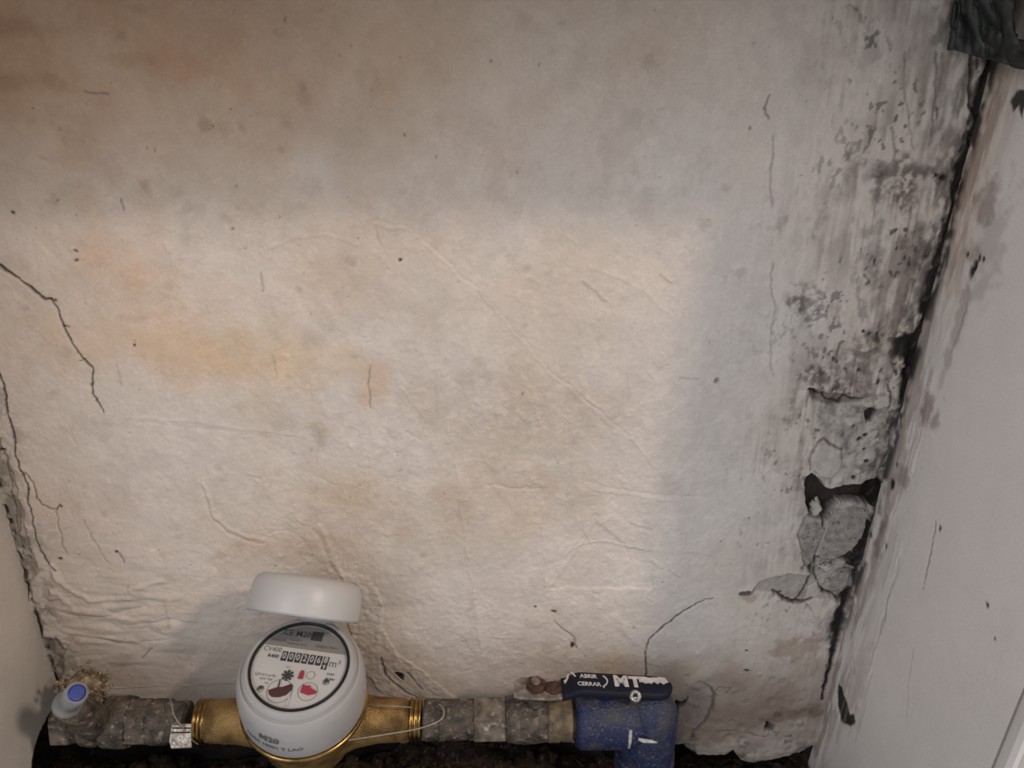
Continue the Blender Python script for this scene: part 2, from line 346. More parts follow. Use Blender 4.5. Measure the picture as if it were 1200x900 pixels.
for p, rx, ry, c, a in [((320, 390), 6, 5, (.72, .72, .74), .8), ((365, 398), 10, 6, (.74, .72, .72), .8), ((415, 380), 22, 9, (.84, .83, .84), .7), ((85, 240), 30, 9, (.74, .70, .64), .8), ((175, 232), 18, 6, (.78, .74, .7), .6),
        ((25, 95), 22, 5, (.72, .66, .58), .7), ((10, 33), 22, 5, (.68, .6, .54), .7), ((165, 70), 26, 4, (.8, .74, .66), .7), ((375, 510), 5, 10, (.70, .66, .60), .8), ((490, 390), 12, 16, (.84, .82, .80), .7),
        ((560, 300), 26, 12, (.9, .89, .88), .6), ((735, 130), 16, 12, (.86, .84, .84), .7), ((675, 80), 8, 16, (.84, .82, .8), .7), ((150, 372), 14, 3, (.7, .62, .54), .6), ((258, 150), 8, 4, (.8, .76, .7), .7), ((240, 147), 3, 3, (.6, .56, .52), .8)]:
    B.blob(p, rx*1.1, ry*1.2, c, a*.7, True, .9, 12, .9)
# small grey smudges and short scratches all over
for _ in range(170):
    x, y = rng.uniform(0, 1020), rng.uniform(0, 840); r = rng.uniform(1.2, 5); g_ = rng.uniform(.62, .85)
    B.blob((x, y), r, r*rng.uniform(.4, 1.2), (g_*1.03, g_, g_*.97), rng.uniform(.25, .7), True, 1.0, 5, .95, rng.uniform(-.6, .6))
for _ in range(70):
    x, y = rng.uniform(30, 900), rng.uniform(260, 800); a_ = rng.choice([rng.normal(1.45, .2), rng.normal(.1, .3), rng.normal(.75, .2)]); ln = rng.uniform(6, 34)
    P = [(x, y), (x+ln*.5*math.cos(a_)+rng.uniform(-1, 1), y+ln*.5*math.sin(a_)+rng.uniform(-1, 1)), (x+ln*math.cos(a_), y+ln*math.sin(a_))]
    B.line(P, rng.uniform(.8, 1.8), rng.uniform(-.5, .35), (.30, .25, .21) if rng.rand() < .2 else None, .4, soft=.9)
# mould and grime spreading from the right-hand corner
dR = XR*1000-U
streak = .22*vnoise(U+V*.06, V*.10, 6, 31)+.18*vnoise(U+V*.06, V*.10, 2.2, 34)+.60*fbm(U, V*.7, 16, 38, 5, .6); blot = fbm(U, V, 26, 32, 4); speck = fbm(U*1.3, V*.6, 4.5, 33, 4)
grime = (1-sstep(5, 125, dR+55*(blot-.5)))*(.30+.9*sstep(.42, .66, streak))*sstep(150, 330, V)
grime = grime*(1-.45*sstep(230, 330, V)*0)
B.c *= (1-np.clip(grime*.50, 0, .62)[..., None]*np.array((.92, .97, 1.0)))
near = (1-sstep(0, 34, dR+30*(streak-.5)))*sstep(.43, .60, speck*.5+streak*.5)*sstep(120, 260, V)
B.c = B.c*(1-near[..., None]*.85)+np.array(MOULD)*near[..., None]*.85
spk = (.30*sstep(.62, .80, vnoise(U+V*.06, V*.05, 1.5, 35))*sstep(.40, .60, fbm(U, V, 30, 42, 4))*sstep(150, 20, dR)+.55*sstep(.56, .72, fbm(U, V*.55, 8, 37, 5, .62))*sstep(.46, .60, blot)*sstep(130, 10, dR))*sstep(200, 330, V)
spk += .8*sstep(.67, .71, fbm(U, V*.7, 3.4, 48, 3))*sstep(.50, .62, fbm(U, V, 34, 49, 3))*sstep(140, 20, dR)*sstep(150, 260, V)
B.c = B.c*(1-spk[..., None])+np.array(MOULD)*spk[..., None]
B.h += sstep(150, 10, dR)*(.7*(vnoise(U+V*.06, V*.12, 6, 36)-.5)+.5*(vnoise(U, V*.3, 2.5, 39)-.5)+.7*(fbm(U, V, 7, 40, 4)-.5))
for p, rx, ry, a, rot in [((943, 352), 13, 11, .75, 0), ((1058, 205), 15, 15, .8, 0), ((1062, 225), 7, 12, .8, .2), ((1000, 190), 12, 10, .35, 0), ((1030, 215), 8, 14, .5, .2), ((990, 440), 34, 20, .55, 0), ((955, 445), 12, 14, .55, 0), ((1065, 410), 15, 17, 1.0, 0),
        ((1045, 395), 12, 6, .9, 0), ((1105, 208), 4, 4, 1, 0), ((1015, 405), 20, 10, .5, 0), ((930, 480), 6, 18, .4, 0), ((1020, 300), 10, 34, .4, .15), ((960, 250), 5, 14, .35, .1), ((915, 265), 4, 10, .4, 0), ((935, 570), 8, 12, .4, 0), ((840, 445), 3, 3, .8, 0), ((1075, 300), 10, 40, .5, .15)]:
    B.blob(p, rx, ry, (.22, .19, .18), a, True, .8, 8, .6, rot, thr=.42)
for p, rx, ry in [((935, 835), 20, 7), ((905, 842), 12, 6), ((955, 830), 9, 14), ((880, 700), 8, 5), ((990, 700), 14, 8), ((935, 760), 24, 12)]:
    B.blob(p, rx, ry, (.55, .45, .36), .6, True, .8, 7)
# cracks
B.line([(-6, 306), (8, 318), (22, 328), (40, 341), (52, 350), (60, 352)], [3.2, 2.6, .8, 2.4, 2.6, 1.2], 1.6, DARK, .85)
B.line([(60, 352), (66, 362), (71, 372), (75, 383), (85, 402), (95, 420), (107, 432), (109, 442), (105, 452), (107, 462), (114, 472), (120, 484)], [1.5, 1.1, 1.1, 1.2, 1.0, 1.2, 1.2, 1.0, .9, .9, .8, .5], 1.1, DARK, .85)
B.line([(75, 383), (80, 382)], .8, .8, DARK, .7); B.line([(92, 423), (98, 421)], .8, .8, DARK, .6)
B.line([(-4, 432), (4, 450), (8, 470), (11, 492), (16, 516), (21, 543), (30, 560), (34, 585), (38, 612), (47, 640), (58, 660), (66, 668)], [1.8, 1.6, 1.5, 1.3, 1.4, 1.2, 1.1, 1.0, 1.0, .9, .8, .5], 1.6, DARK, .85)
B.line([(30, 553), (40, 566), (44, 585), (50, 592), (64, 597), (70, 592)], [.9, .9, .9, .8, .8, .6], .9, DARK, .7)
B.line([(64, 597), (72, 625), (78, 648)], .6, .7, (.16, .13, .11), .6)
B.line([(100, 610), (112, 635), (128, 660)], .6, .6, (.2, .16, .13), .5); B.line([(138, 645), (147, 660)], .9, .7, DARK, .6)
B.line([(0, 520), (7, 540), (12, 570), (18, 610), (28, 650)], .9, 1.2, (.10, .08, .065), .7)
B.line([(8, 580), (20, 600), (24, 625), (36, 660)], .8, 1.0, (.14, .11, .09), .6)
B.patch([(-10, 500), (6, 530), (18, 565), (30, 620), (46, 668), (30, 690), (0, 600)], 1.4, (.40, .34, .28), .75, 2, .5, 5)
B.dot((2, 526), 2.2, 1.5, DARK, .9, .5); B.dot((70, 653), 1.6, .8, DARK, .9); B.dot((32, 573), .9, .8, DARK)
for p in [(71, 594), (137, 646), (65, 353), (18, 627), (26, 642), (157, 405), (470, 304), (88, 306), (15, 248), (86, 293), (648, 717), (627, 712)]: B.dot(p, 1.0, .7, DARK, .9)
B.line([(836, 700), (818, 706), (800, 716), (786, 728), (772, 738), (762, 748), (757, 760), (756, 775), (757, 796)], [.5, .9, 1.3, 1.3, 1.2, 1.1, 1.0, 1.0, 1.2], 1.2, DARK, .85)
B.line([(650, 728), (662, 740), (672, 748), (676, 760)], 1.3, 1.0, (.25, .2, .17), .5); B.dot((671, 756), 1.8, 1.4, DARK, .95, 1.6); B.dot((650, 718), 1.3, 1, DARK, .9)
B.line([(903, 112), (897, 128), (902, 140)], 1.1, .6, (.16, .13, .12), .8); B.line([(905, 160), (903, 200), (907, 260), (905, 330), (908, 370), (903, 410), (905, 440)], .8, .3, (.24, .2, .19), .6, dash=14)
B.line([(1062, 60), (1062, 110), (1066, 150), (1072, 175)], .9, .5, (.2, .17, .16), .5); B.line([(1098, 62), (1096, 110), (1093, 160)], .9, .5, (.14, .12, .11), .6)
B.line([(1141, 64), (1140, 85), (1138, 104), (1140, 122), (1147, 138), (1150, 158)], [2.2, 2.0, 2.4, 2.2, 3, 4], 2.2, DARK, .9)
# black joint along the right corner
def corner(P, W, d, c, a):
    B.line([(px-5, py) for px, py in P], [q*2.6 for q in W], d*.5, (.03, .024, .022), .9, dash=7)
    B.line([(px-3, py) for px, py in P], [q*1.9 for q in W], d*.8, (.009, .005, .005), .98)
corner([(1168, 70), (1160, 106), (1152, 142), (1147, 156)], [3, 5, 7, 6], 3.0, DARK, .95)
corner([(1143, 166), (1136, 190), (1129, 214), (1124, 228)], [4, 8, 6, 2], 2.5, DARK, .92)
corner([(1124, 232), (1116, 262), (1107, 292), (1101, 318), (1098, 350), (1088, 380), (1078, 410), (1070, 436)], [1.2, 3, 2.2, 4.5, 7, 4, 9, 5], 2.0, DARK, .9)
corner([(1070, 436), (1066, 470), (1056, 500), (1048, 530), (1040, 556), (1030, 590), (1020, 622), (1010, 648), (1000, 676)], [4, 5, 5, 3, 7, 9, 6, 9, 7], 2.2, DARK, .92)
corner([(1000, 676), (996, 690), (992, 712), (986, 730), (982, 752), (976, 780), (966, 820)], [6, 6, 2.4, 6, 4.5, 1.6, 1.0], 1.8, DARK, .85)
B.line([(1098, 300), (1088, 340), (1075, 380)], 1.2, .6, MOULD, .6); B.line([(1086, 290), (1072, 330), (1060, 372)], .9, .5, MOULD, .5); B.line([(1045, 150), (1050, 185)], 1.1, .4, MOULD, .5)
B.patch([(1048, 398), (1060, 394), (1076, 390), (1086, 404), (1078, 424), (1066, 438), (1060, 422), (1050, 414)], .8, (.010, .008, .008), .9, 4.5)
B.patch([(1050, 400), (1042, 412), (1046, 424), (1052, 414)], .4, (.02, .016, .015), .7, 3)
# broken plaster at the right: bare grey render, holes, flakes
B.patch([(952, 470), (975, 466), (1004, 470), (1034, 462), (1052, 470), (1058, 500), (1046, 540), (1034, 566), (1000, 574), (972, 570), (984, 545), (986, 520), (966, 508), (956, 490)], 1.2, (.43, .395, .36), .62, 5.0, 1.6, 5)
B.patch([(944, 604), (936, 628), (940, 650), (948, 668), (952, 684), (980, 668), (1006, 648), (1020, 622), (1026, 596), (1000, 586), (976, 596)], 3.4, (.35, .32, .295), .95, .9, 1.2, 5)
B.patch([(882, 692), (892, 682), (910, 676), (932, 673), (948, 676), (960, 662), (986, 660), (1002, 668), (998, 690), (976, 702), (952, 702), (936, 709), (918, 703), (906, 694)], 2.8, (.37, .335, .305), .92, .8, 1.4, 5)
B.patch([(944, 562), (950, 556), (962, 563), (968, 572), (992, 572), (1014, 567), (1032, 562), (1036, 580), (1020, 598), (1014, 592), (986, 590), (978, 602), (974, 612), (962, 604), (950, 606), (945, 590)], 11, DARK, .97, 1.0)
B.patch([(946, 603), (960, 600), (972, 606), (968, 612), (952, 610)], 3, BROWN, .8, 2)
for p, rx, ry, a in [((1030, 535), 9, 12, .7), ((1046, 500), 8, 20, .85), ((1010, 550), 12, 7, .6), ((995, 505), 10, 14, .4), ((1020, 480), 14, 6, .5), ((970, 485), 8, 10, .5), ((1040, 555), 10, 8, .8)]:
    B.blob(p, rx, ry, (.16, .13, .12), a, True, .9, 6, .7, 0, thr=.46)
B.patch([(949, 456), (958, 462), (968, 461), (984, 462), (996, 467), (1010, 468), (1010, 473), (990, 472), (974, 475), (962, 470), (952, 468)], 3.0, (.16, .12, .10), .75, 1.2, .8, 3)
B.line([(949, 457), (958, 462), (966, 459), (972, 470), (984, 474), (992, 466), (1002, 470), (1012, 469)], [1.2, 2.4, 1.4, 1.2, 1.4, 1.6, 1.2, .8], 2.0, DARK, .9)
B.line([(1041, 452), (1043, 466), (1042, 480)], 1.3, 1, DARK, .8)
B.patch([(1014, 484), (1022, 478), (1028, 484), (1024, 492), (1016, 496)], 4, DARK, .97, .8)
for p, r in [((1007, 514), 1.8), ((1013, 510), 1.4), ((1014, 526), 1.0), ((1000, 500), .7), ((1012, 387), 1.5), ((1016, 540), 1.6), ((915, 697), 1.0), ((876, 762), .8), ((1002, 560), 1.8), ((1105, 207), 2.0), ((1099, 204), 1.2)]: B.dot(p, r, 1.2, DARK, .95)
B.patch([(950, 534), (957, 520), (966, 513), (974, 521), (986, 526), (985, 548), (976, 559), (962, 557), (951, 550)], -1.6, (.47, .435, .40), .8, 1.0)
B.line([(949, 552), (950, 534), (958, 519), (966, 513), (977, 522), (988, 528), (986, 545)], [.5, .7, .9, 1.5, 1.7, 1, .8], 1.0, (.08, .065, .06), .7)
B.line([(969, 602), (967, 618), (960, 642), (955, 660), (950, 676)], [1.6, 1.5, 1.5, 1.2, 1.2], 2.4, DARK, .95, wob=False)
B.line([(1006, 648), (1014, 636), (1020, 618)], [5, 5, 3], 3, DARK, .9)
B.line([(951, 668), (958, 657), (972, 658), (984, 659), (1000, 654)], [2, 2, 2.6, 2.4, 5], 3, DARK, .92)
B.line([(953, 672), (949, 684), (943, 694), (936, 702), (930, 707)], [2.2, 2, 1.6, 2.4, 2], 2.5, DARK, .9)
B.line([(906, 694), (918, 702), (930, 707), (940, 708), (954, 701), (964, 694), (974, 698), (982, 702)], [.9, 1.4, 2.2, 2, 1.6, 2.6, 2.4, 1], 2.2, DARK, .9)
B.line([(958, 658), (956, 676), (962, 690), (966, 696)], [1, 1, 1.8, 2.4], 2, DARK, .85); B.line([(986, 660), (974, 672), (964, 672)], 1.5, 1.6, DARK, .75)
B.patch([(866, 695), (870, 693), (880, 694), (880, 698), (868, 699)], 1.5, (.10, .085, .08), .95, .6)
B.line([(880, 697), (884, 689), (892, 682)], 1.0, .8, (.14, .12, .11), .8)
B.line([(940, 706), (952, 718), (957, 726)], .7, .5, (.2, .17, .15), .6)
B.patch([(806, 806), (822, 798), (838, 812), (836, 836), (824, 852), (804, 850), (794, 832)], 1.2, (.44, .405, .37), .7, 1.5, .8, 6)
B.line([(824, 800), (834, 806), (838, 816), (834, 834), (826, 848), (816, 854), (812, 862)], [1, 2.2, 2.4, 2.6, 2.6, 3, 3.5], 1.4, (.13, .10, .085), .65)
B.line([(836, 812), (844, 806), (856, 806), (850, 814)], [1, 1, 1.6, 1], .9, (.16, .12, .10), .6)
B.patch([(789, 834), (792, 820), (800, 824), (806, 818), (803, 828), (797, 832), (796, 838)], 8, DARK, .98, 1.0)
B.patch([(898, 846), (904, 850), (910, 852), (905, 858), (897, 858)], 5, DARK, .97, 1.0); B.dot((874, 785), 2.0, 1.5, DARK, .9, .6); B.dot((868, 788), 1.2, -.7, (.6, .55, .5), .6)
B.line([(846, 856), (868, 858), (886, 862), (900, 864)], 1.4, 1.2, (.13, .11, .1), .6, dash=9)
for _ in range(60):
    x = rng.uniform(800, 955); y = rng.uniform(790, 884); B.dot((x, y), rng.uniform(1.0, 3.5), rng.uniform(-1.4, 1.2), (.30, .28, .26), .35)
# trowel marks, scratches, ridges (relief only)
for P, w_, d_ in [([(440, 258), (475, 266), (510, 295), (560, 340), (600, 385), (645, 435), (690, 472), (738, 513)], 1.8, .65), ([(443, 262), (478, 270), (513, 300), (563, 345), (603, 390), (648, 440), (692, 476), (740, 516)], 2.2, -.5), ([(738, 513), (780, 560)], 1.6, -.55),
        ([(690, 312), (720, 322), (755, 340), (787, 370)], 1.8, -.55), ([(688, 565), (740, 576), (800, 582), (835, 582)], 1.6, .65), ([(690, 571), (740, 581), (800, 587)], 2, -.5), ([(238, 568), (246, 590), (252, 606), (268, 620), (290, 628), (310, 632)], 2.4, -1.1), ([(236, 572), (243, 594), (250, 610), (268, 625), (290, 633), (308, 637)], 1.6, .8), ([(256, 568), (252, 588)], 1.6, -.8),
        ([(316, 624), (330, 621), (345, 624), (356, 632), (364, 646)], 1.6, .6), ([(366, 618), (374, 632), (382, 650), (390, 668), (398, 680)], 2.2, .9), ([(374, 616), (384, 636), (394, 660), (404, 682), (420, 690)], 3.0, -1.1), ([(374, 500), (373, 560), (374, 610)], 1.6, -.6), ([(434, 430), (430, 455), (433, 480)], 1.4, .8), ([(432, 480), (436, 530), (434, 580)], 1.4, -.5), ([(534, 540), (540, 590), (552, 680), (566, 770)], 2, -.6), ([(636, 590), (637, 640), (641, 700)], 1.8, -.7), ([(513, 450), (514, 490)], 1.6, -.8), ([(470, 455), (500, 495)], 1.4, -.7),
        ([(420, 288), (380, 276), (340, 280), (310, 292)], 1.6, -.5), ([(660, 652), (680, 638), (710, 634), (750, 644)], 2, -.7), ([(640, 690), (660, 660), (700, 612)], 2, .5), ([(762, 658), (776, 665)], 2.6, -1.0), ([(880, 640), (930, 634)], 1.6, .6), ([(860, 655), (800, 645)], 1.6, -.5), ([(150, 490), (230, 495), (300, 505), (350, 510)], 2.0, -.5), ([(160, 496), (240, 502), (330, 516)], 1.6, .35), ([(140, 232), (142, 248)], 1.0, .6), ([(306, 322), (308, 342)], 1.3, .8), ([(570, 568), (600, 574), (632, 572)], 2.2, .8), ([(470, 500), (490, 515)], 1.4, .7), ([(100, 106), (112, 109), (128, 111)], 1.0, .5), ([(166, 772), (178, 758)], 1.6, .6), ([(222, 770), (224, 795)], 1.2, .6)]:
    B.line(P, w_*(.95 if abs(d_) < .9 else 1.2), d_*.6, soft=.8)
B.line([(102, 106), (112, 109), (127, 111)], .8, .2, (.12, .1, .08), .8); B.line([(168, 770), (178, 759)], 1.0, .3, (.12, .1, .08), .7); B.line([(142, 234), (143, 247)], .7, .2, (.15, .12, .1), .7); B.line([(306, 322), (307, 342)], .8, .2, (.2, .16, .13), .6); B.line([(434, 432), (431, 455), (433, 478)], .7, .2, (.2, .16, .12), .6)
B.patch([(645, 690), (700, 612), (735, 640), (764, 648), (766, 690)], .9, None, 1, 3)
B.patch([(392, 672), (430, 676), (446, 700), (450, 740), (468, 768), (500, 790), (540, 822), (510, 830), (450, 812), (420, 780)], -.8, (.52, .46, .40), .4, .7, .9, 4)
B.line([(446, 770), (452, 790), (462, 800), (480, 812), (500, 822)], 2.2, 1.4, (.14, .11, .09), .6)
B.dot((468, 793), 3.6, 6, (.05, .035, .028), .97, 1.25)
B.line([(478, 788), (486, 798), (494, 808)], 1.2, 1, (.12, .09, .07), .7)
# wrinkled paint, lower left
wm = sstep(250, 300, V+0)*0
x0, y0 = to_back(120, 720); wr = np.exp(-((U-x0)/62)**2-((V-y0)/46)**2)
B.h += wr*2.2*(np.abs(fbm(U*.28+V*.12, V, 13, 41, 3)-.5)*2)**.8*1.5
for P, d_ in [([(66, 672), (84, 690), (110, 702), (150, 700)], -1.8), ([(60, 690), (90, 712), (126, 716)], -1.6), ([(50, 710), (80, 712), (120, 720), (150, 722)], -1.4), ([(100, 690), (140, 694), (190, 680)], -1.0), ([(70, 735), (110, 745), (160, 750)], -1.2), ([(62, 662), (68, 680), (60, 700)], -1.5)]: B.line(P, 4.5, d_*.7, soft=.95)
B.patch([(36, 690), (52, 748), (68, 748), (76, 762), (74, 790), (66, 806), (58, 790)], 2.2, (.15, .12, .10), .6, 3, 1.2, 4)
# joint at the left corner
dL = U-XL*1000
jl = (1-sstep(1.2, 4.5+3*(fbm(U, V, 14, 43, 3)-.5), dL))*sstep(.40, .55, fbm(U, V, 8, 44, 3))*sstep(420, 330, V)
B.c = B.c*(1-jl[..., None]*.9)+np.array(DARK)*jl[..., None]*.9; B.h -= jl*2
B.patch([(60, 790), (66, 795), (70, 806), (68, 818), (58, 815)], 3, DARK, .95, 1.5)
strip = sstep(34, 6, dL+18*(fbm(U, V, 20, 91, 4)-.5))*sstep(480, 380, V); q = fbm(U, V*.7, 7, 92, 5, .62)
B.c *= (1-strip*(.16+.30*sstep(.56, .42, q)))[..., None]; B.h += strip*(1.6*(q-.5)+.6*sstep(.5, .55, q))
low = sstep(215, 105, V+30*(fbm(U, V, 40, 93, 4)-.5)); B.c *= (1-low[..., None]*.33*np.array((.85, 1.0, 1.1)))  # falloff of the light towards the ground, put into the wall colour
# ragged lower edge over the dark gap
ub = [at(px, py, YB) for px, py in [(40, 872), (120, 868), (200, 866), (300, 872), (420, 872), (500, 868), (640, 866), (700, 876), (788, 873), (812, 872), (816, 885), (850, 884), (859, 879), (868, 893), (886, 895), (905, 889), (930, 885), (951, 876), (985, 872)]]
edge_v = np.interp(U, [p.x*1000 for p in ub], [p.z*1000 for p in ub])+5*(fbm(U, V, 9, 45, 4)-.5)
cut = sstep(.9, -.9, V-edge_v); lip = np.exp(-((V-edge_v-9)/8)**2)
B.h += lip*(1.5+3*(fbm(U, V, 10, 46, 4)-.5)); B.h -= cut*20
B.c = B.c*(1-cut[..., None])+np.array((.016, .012, .010))*cut[..., None]
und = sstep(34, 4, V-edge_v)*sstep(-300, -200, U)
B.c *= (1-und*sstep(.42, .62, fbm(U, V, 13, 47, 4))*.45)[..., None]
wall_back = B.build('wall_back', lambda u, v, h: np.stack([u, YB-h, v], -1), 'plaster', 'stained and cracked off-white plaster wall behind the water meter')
# pieces of broken plaster and render still sticking in the damaged corner
def chunk(P, Y, th, name, m, seed):
    """a flat gritty piece with a broken edge: fine grid inside the outline, border bent back into the wall"""
    pts = [at(px, py, Y) for px, py in P]; Q = [(p.x*1000, p.z*1000) for p in pts]; a = np.array(Q); st = .8
    us = np.arange(a[:, 0].min()-2, a[:, 0].max()+2, st); vs_ = np.arange(a[:, 1].min()-2, a[:, 1].max()+2, st); U_, V_ = np.meshgrid(us, vs_)
    uw = U_+1.4*(fbm(U_, V_, 6, seed+700, 3)-.5)*2; vw = V_+1.4*(fbm(U_, V_, 6, seed+720, 3)-.5)*2
    D = np.full(U_.shape, 1e9); ins = np.zeros(U_.shape, bool)
    for (ax, ay), (bx, by) in zip(Q, Q[1:]+Q[:1]):
        dx_, dy_ = bx-ax, by-ay; t = np.clip(((uw-ax)*dx_+(vw-ay)*dy_)/(dx_*dx_+dy_*dy_+1e-9), 0, 1); D = np.minimum(D, np.hypot(uw-ax-t*dx_, vw-ay-t*dy_))
        if ay != by: ins ^= ((ay > vw) != (by > vw)) & (uw < dx_*(vw-ay)/(by-ay)+ax)
    sd = np.where(ins, D, -D); t1 = th*600
    h = t1*sstep(-.4, 1.1, sd)+1.3*(fbm(U_, V_, 4.5, seed+740, 4, .6)-.5)*sstep(-.3, .8, sd)+1.0*(fbm(U_, V_, 14, seed+741, 2)-.5)-2.4*sstep(.2, -1.0, sd)
    ok = sd > -1.1; idx = -np.ones(U_.shape, int); idx[ok] = np.arange(ok.sum())
    vv = np.stack([U_[ok]/1000, Y-h[ok]/1000, V_[ok]/1000], -1).tolist()
    q = np.stack([idx[:-1, :-1], idx[:-1, 1:], idx[1:, 1:], idx[1:, :-1]], -1).reshape(-1, 4); q = q[(q >= 0).all(1)]
    return MB().add(vv, q.tolist(), True).build(name, m, wall_back)
chunk([(976, 596), (1000, 592), (1018, 598), (1012, 622), (998, 644), (976, 654), (960, 655), (966, 628)], YB+.0042, .0035, 'render_chunk', 'mortar', 1)
chunk([(944, 612), (962, 614), (966, 618), (958, 640), (950, 662), (941, 646), (938, 630)], YB+.0042, .0030, 'render_chunk', 'mortar', 2)
chunk([(946, 686), (956, 680), (962, 690), (956, 698), (940, 702)], YB+.0042, .0030, 'plaster_chunk', 'flake', 3)
chunk([(968, 676), (978, 668), (996, 668), (994, 684), (982, 696), (970, 690)], YB+.0042, .0032, 'render_chunk', 'mortar', 4)
chunk([(960, 664), (972, 662), (978, 666), (968, 670)], YB+.0042, .0028, 'plaster_chunk', 'flake', 5)
chunk([(950, 590), (958, 586), (963, 594), (958, 603), (950, 604)], YB+.007, .004, 'plaster_chunk', 'flake', 6)
chunk([(1030, 466), (1042, 464), (1041, 476), (1028, 480), (1022, 474)], YB, .0022, 'plaster_chunk', 'flake', 7)
chunk([(1012, 472), (1024, 470), (1024, 478), (1013, 478)], YB, .0018, 'plaster_chunk', 'flake', 8)
chunk([(812, 858), (835, 864), (842, 880), (818, 884), (800, 872)], YB+.003, .004, 'render_chunk', 'mortar', 9)
chunk([(858, 864), (890, 866), (902, 882), (876, 892), (862, 882)], YB+.003, .005, 'render_chunk', 'mortar', 10)
chunk([(908, 862), (932, 852), (948, 862), (944, 876), (914, 884)], YB+.003, .005, 'render_chunk', 'mortar', 11)
# ---- right wall
def to_right(px, py): p = atx(px, py, XR); return (p.y*1000, p.z*1000)
Rw = Surf(YF*1000, YB*1000+3, 20, ZT*1000+2, 1.0, to_right, 300, 1.2)
U, V = Rw.U, Rw.V
Rw.c[:] = np.array((.69, .645, .61))*(1+.10*(fbm(U, V, 60, 51, 4)-.5)+.06*(fbm(U, V, 10, 52, 3)-.5))[..., None]
Rw.h += 1.6*(fbm(U, V, 120, 53, 3)-.5)+.25*(fbm(U, V*.5, 14, 54, 3)-.5)
dB = YB*1000-U; st = fbm(U*1.2, V*.22, 7, 55, 4)
Rw.h += sstep(45, 5, dB)*1.6*(fbm(U*1.3, V*.3, 9, 56, 4)-.5)
g = (1-sstep(3, 42, dB+26*(st-.5)))*sstep(.42, .62, st)*.6; Rw.c *= (1-g[..., None]*np.array((.75, .85, .9)))
g = (1-sstep(0, 9, dB+11*(st-.5)))*sstep(.36, .56, fbm(U, V, 16, 57, 3))*sstep(180, 260, V); Rw.c = Rw.c*(1-g[..., None]*.9)+np.array(DARK)*g[..., None]*.9
tan = sstep(40, 8, dB)*sstep(430, 520, V); Rw.c *= (1-tan[..., None]*np.array((.02, .10, .18)))
for p, r in [((1141, 312), 2.2), ((1146, 303), 1.4), ((1138, 318), 2.6), ((1133, 300), 1.2), ((1151, 303), 1.0), ((1101, 619), 1.3), ((1158, 709), 1.1), ((1046, 567), 2.6), ((1052, 545), 1.2), ((1166, 748), .6), ((1038, 640), 1.0)]: Rw.dot(p, r, .8, DARK, .95, 1.5)
for p, rx, ry, a in [((1085, 480), 7, 12, .8), ((1097, 492), 5, 12, .7), ((1058, 560), 6, 12, .6), ((1153, 238), 10, 12, .7), ((1160, 290), 14, 34, .35), ((1120, 390), 6, 30, .45), ((1038, 612), 6, 14, .7), ((1030, 640), 6, 16, .6), ((1140, 300), 8, 8, .4), ((1005, 800), 12, 40, .3)]:
    Rw.blob(p, rx, ry, (.42, .36, .33), a, True, .9, 7, .6, .0)
Rw.patch([(1182, 118), (1190, 106), (1204, 104), (1214, 116), (1204, 134), (1199, 122), (1196, 138), (1192, 124), (1186, 132)], .8, (.02, .02, .02), .95, 1.2)
Rw.line([(1134, 352), (1126, 380), (1114, 412)], [.8, 2.2, .8], .3, (.26, .23, .22), .55); Rw.line([(1118, 250), (1112, 290), (1104, 330)], [1, 2, 1], .4, MOULD, .6); Rw.line([(1096, 612), (1092, 640), (1086, 672), (1082, 690)], [.5, .8, .8, .4], .5, (.12, .1, .09), .8)
Rw.line([(1072, 760), (1066, 790), (1062, 840)], .6, .3, (.3, .28, .26), .4); Rw.line([(1000, 770), (1001, 788)], .8, .5, (.2, .17, .15), .7)
Rw.patch([(981, 800), (986, 806), (991, 820), (996, 838), (1001, 836), (1003, 846), (997, 850), (985, 846), (984, 838), (980, 826)], 1.3, (.012, .010, .009), .98, .5)  # shallow gouge, the shade of its depth put into the colour
for _ in range(46):
    y_ = rng.uniform(430, 850); o2 = rng.uniform(4, 46); ln = rng.uniform(25, 80); x_ = 1168-.264*(y_-75)+o2
    Rw.line([(x_, y_), (x_-.27*ln*.5+rng.uniform(-2, 2), y_+ln*.5), (x_-.27*ln, y_+ln)], rng.uniform(.9, 1.9), rng.uniform(-.45, .4), (.30, .26, .24) if rng.rand() < .35 else None, .35, soft=.9)
wall_right = Rw.build('wall_right', lambda u, v, h: np.stack([XR-h, u, v], -1), 'right_plaster', 'smooth greyish painted side wall of the niche, mouldy along its inner corner')
# ---- left wall, broken open around the pipe
def to_left(px, py): p = atx(px, py, XL); return (p.y*1000, p.z*1000)
Lw = Surf(YF*1000, YB*1000+3, 20, ZT*1000+2, 1.3, to_left, 500, 1.6)
U, V = Lw.U, Lw.V
Lw.c[:] = np.array((.52, .465, .41))*(1+.12*(fbm(U, V, 60, 61, 4)-.5)+.08*(fbm(U, V, 12, 62, 3)-.5))[..., None]
Lw.h += 2.0*(fbm(U, V, 90, 63, 3)-.5)+.7*(fbm(U, V*.6, 18, 64, 3)-.5)
hp = [(64, 826), (56, 840), (48, 856), (42, 874), (39, 890), (38, 905), (38, 930), (60, 960), (120, 960)]
Q = [to_left(*p) for p in hp[:7]]
zz = np.array([q[1] for q in Q]); uu = np.array([q[0] for q in Q]); o_ = np.argsort(zz)
ue = np.interp(V, zz[o_], uu[o_], left=uu[o_][0], right=470)+1.6*(fbm(U, V, 8, 65, 3)-.5)
hole = sstep(-.8, .8, U-ue)*sstep(zz.max()+1, zz.max()-2, V)
Lw.h -= hole*45; Lw.c = Lw.c*(1-hole[..., None])+np.array((.020, .013, .010))*hole[..., None]
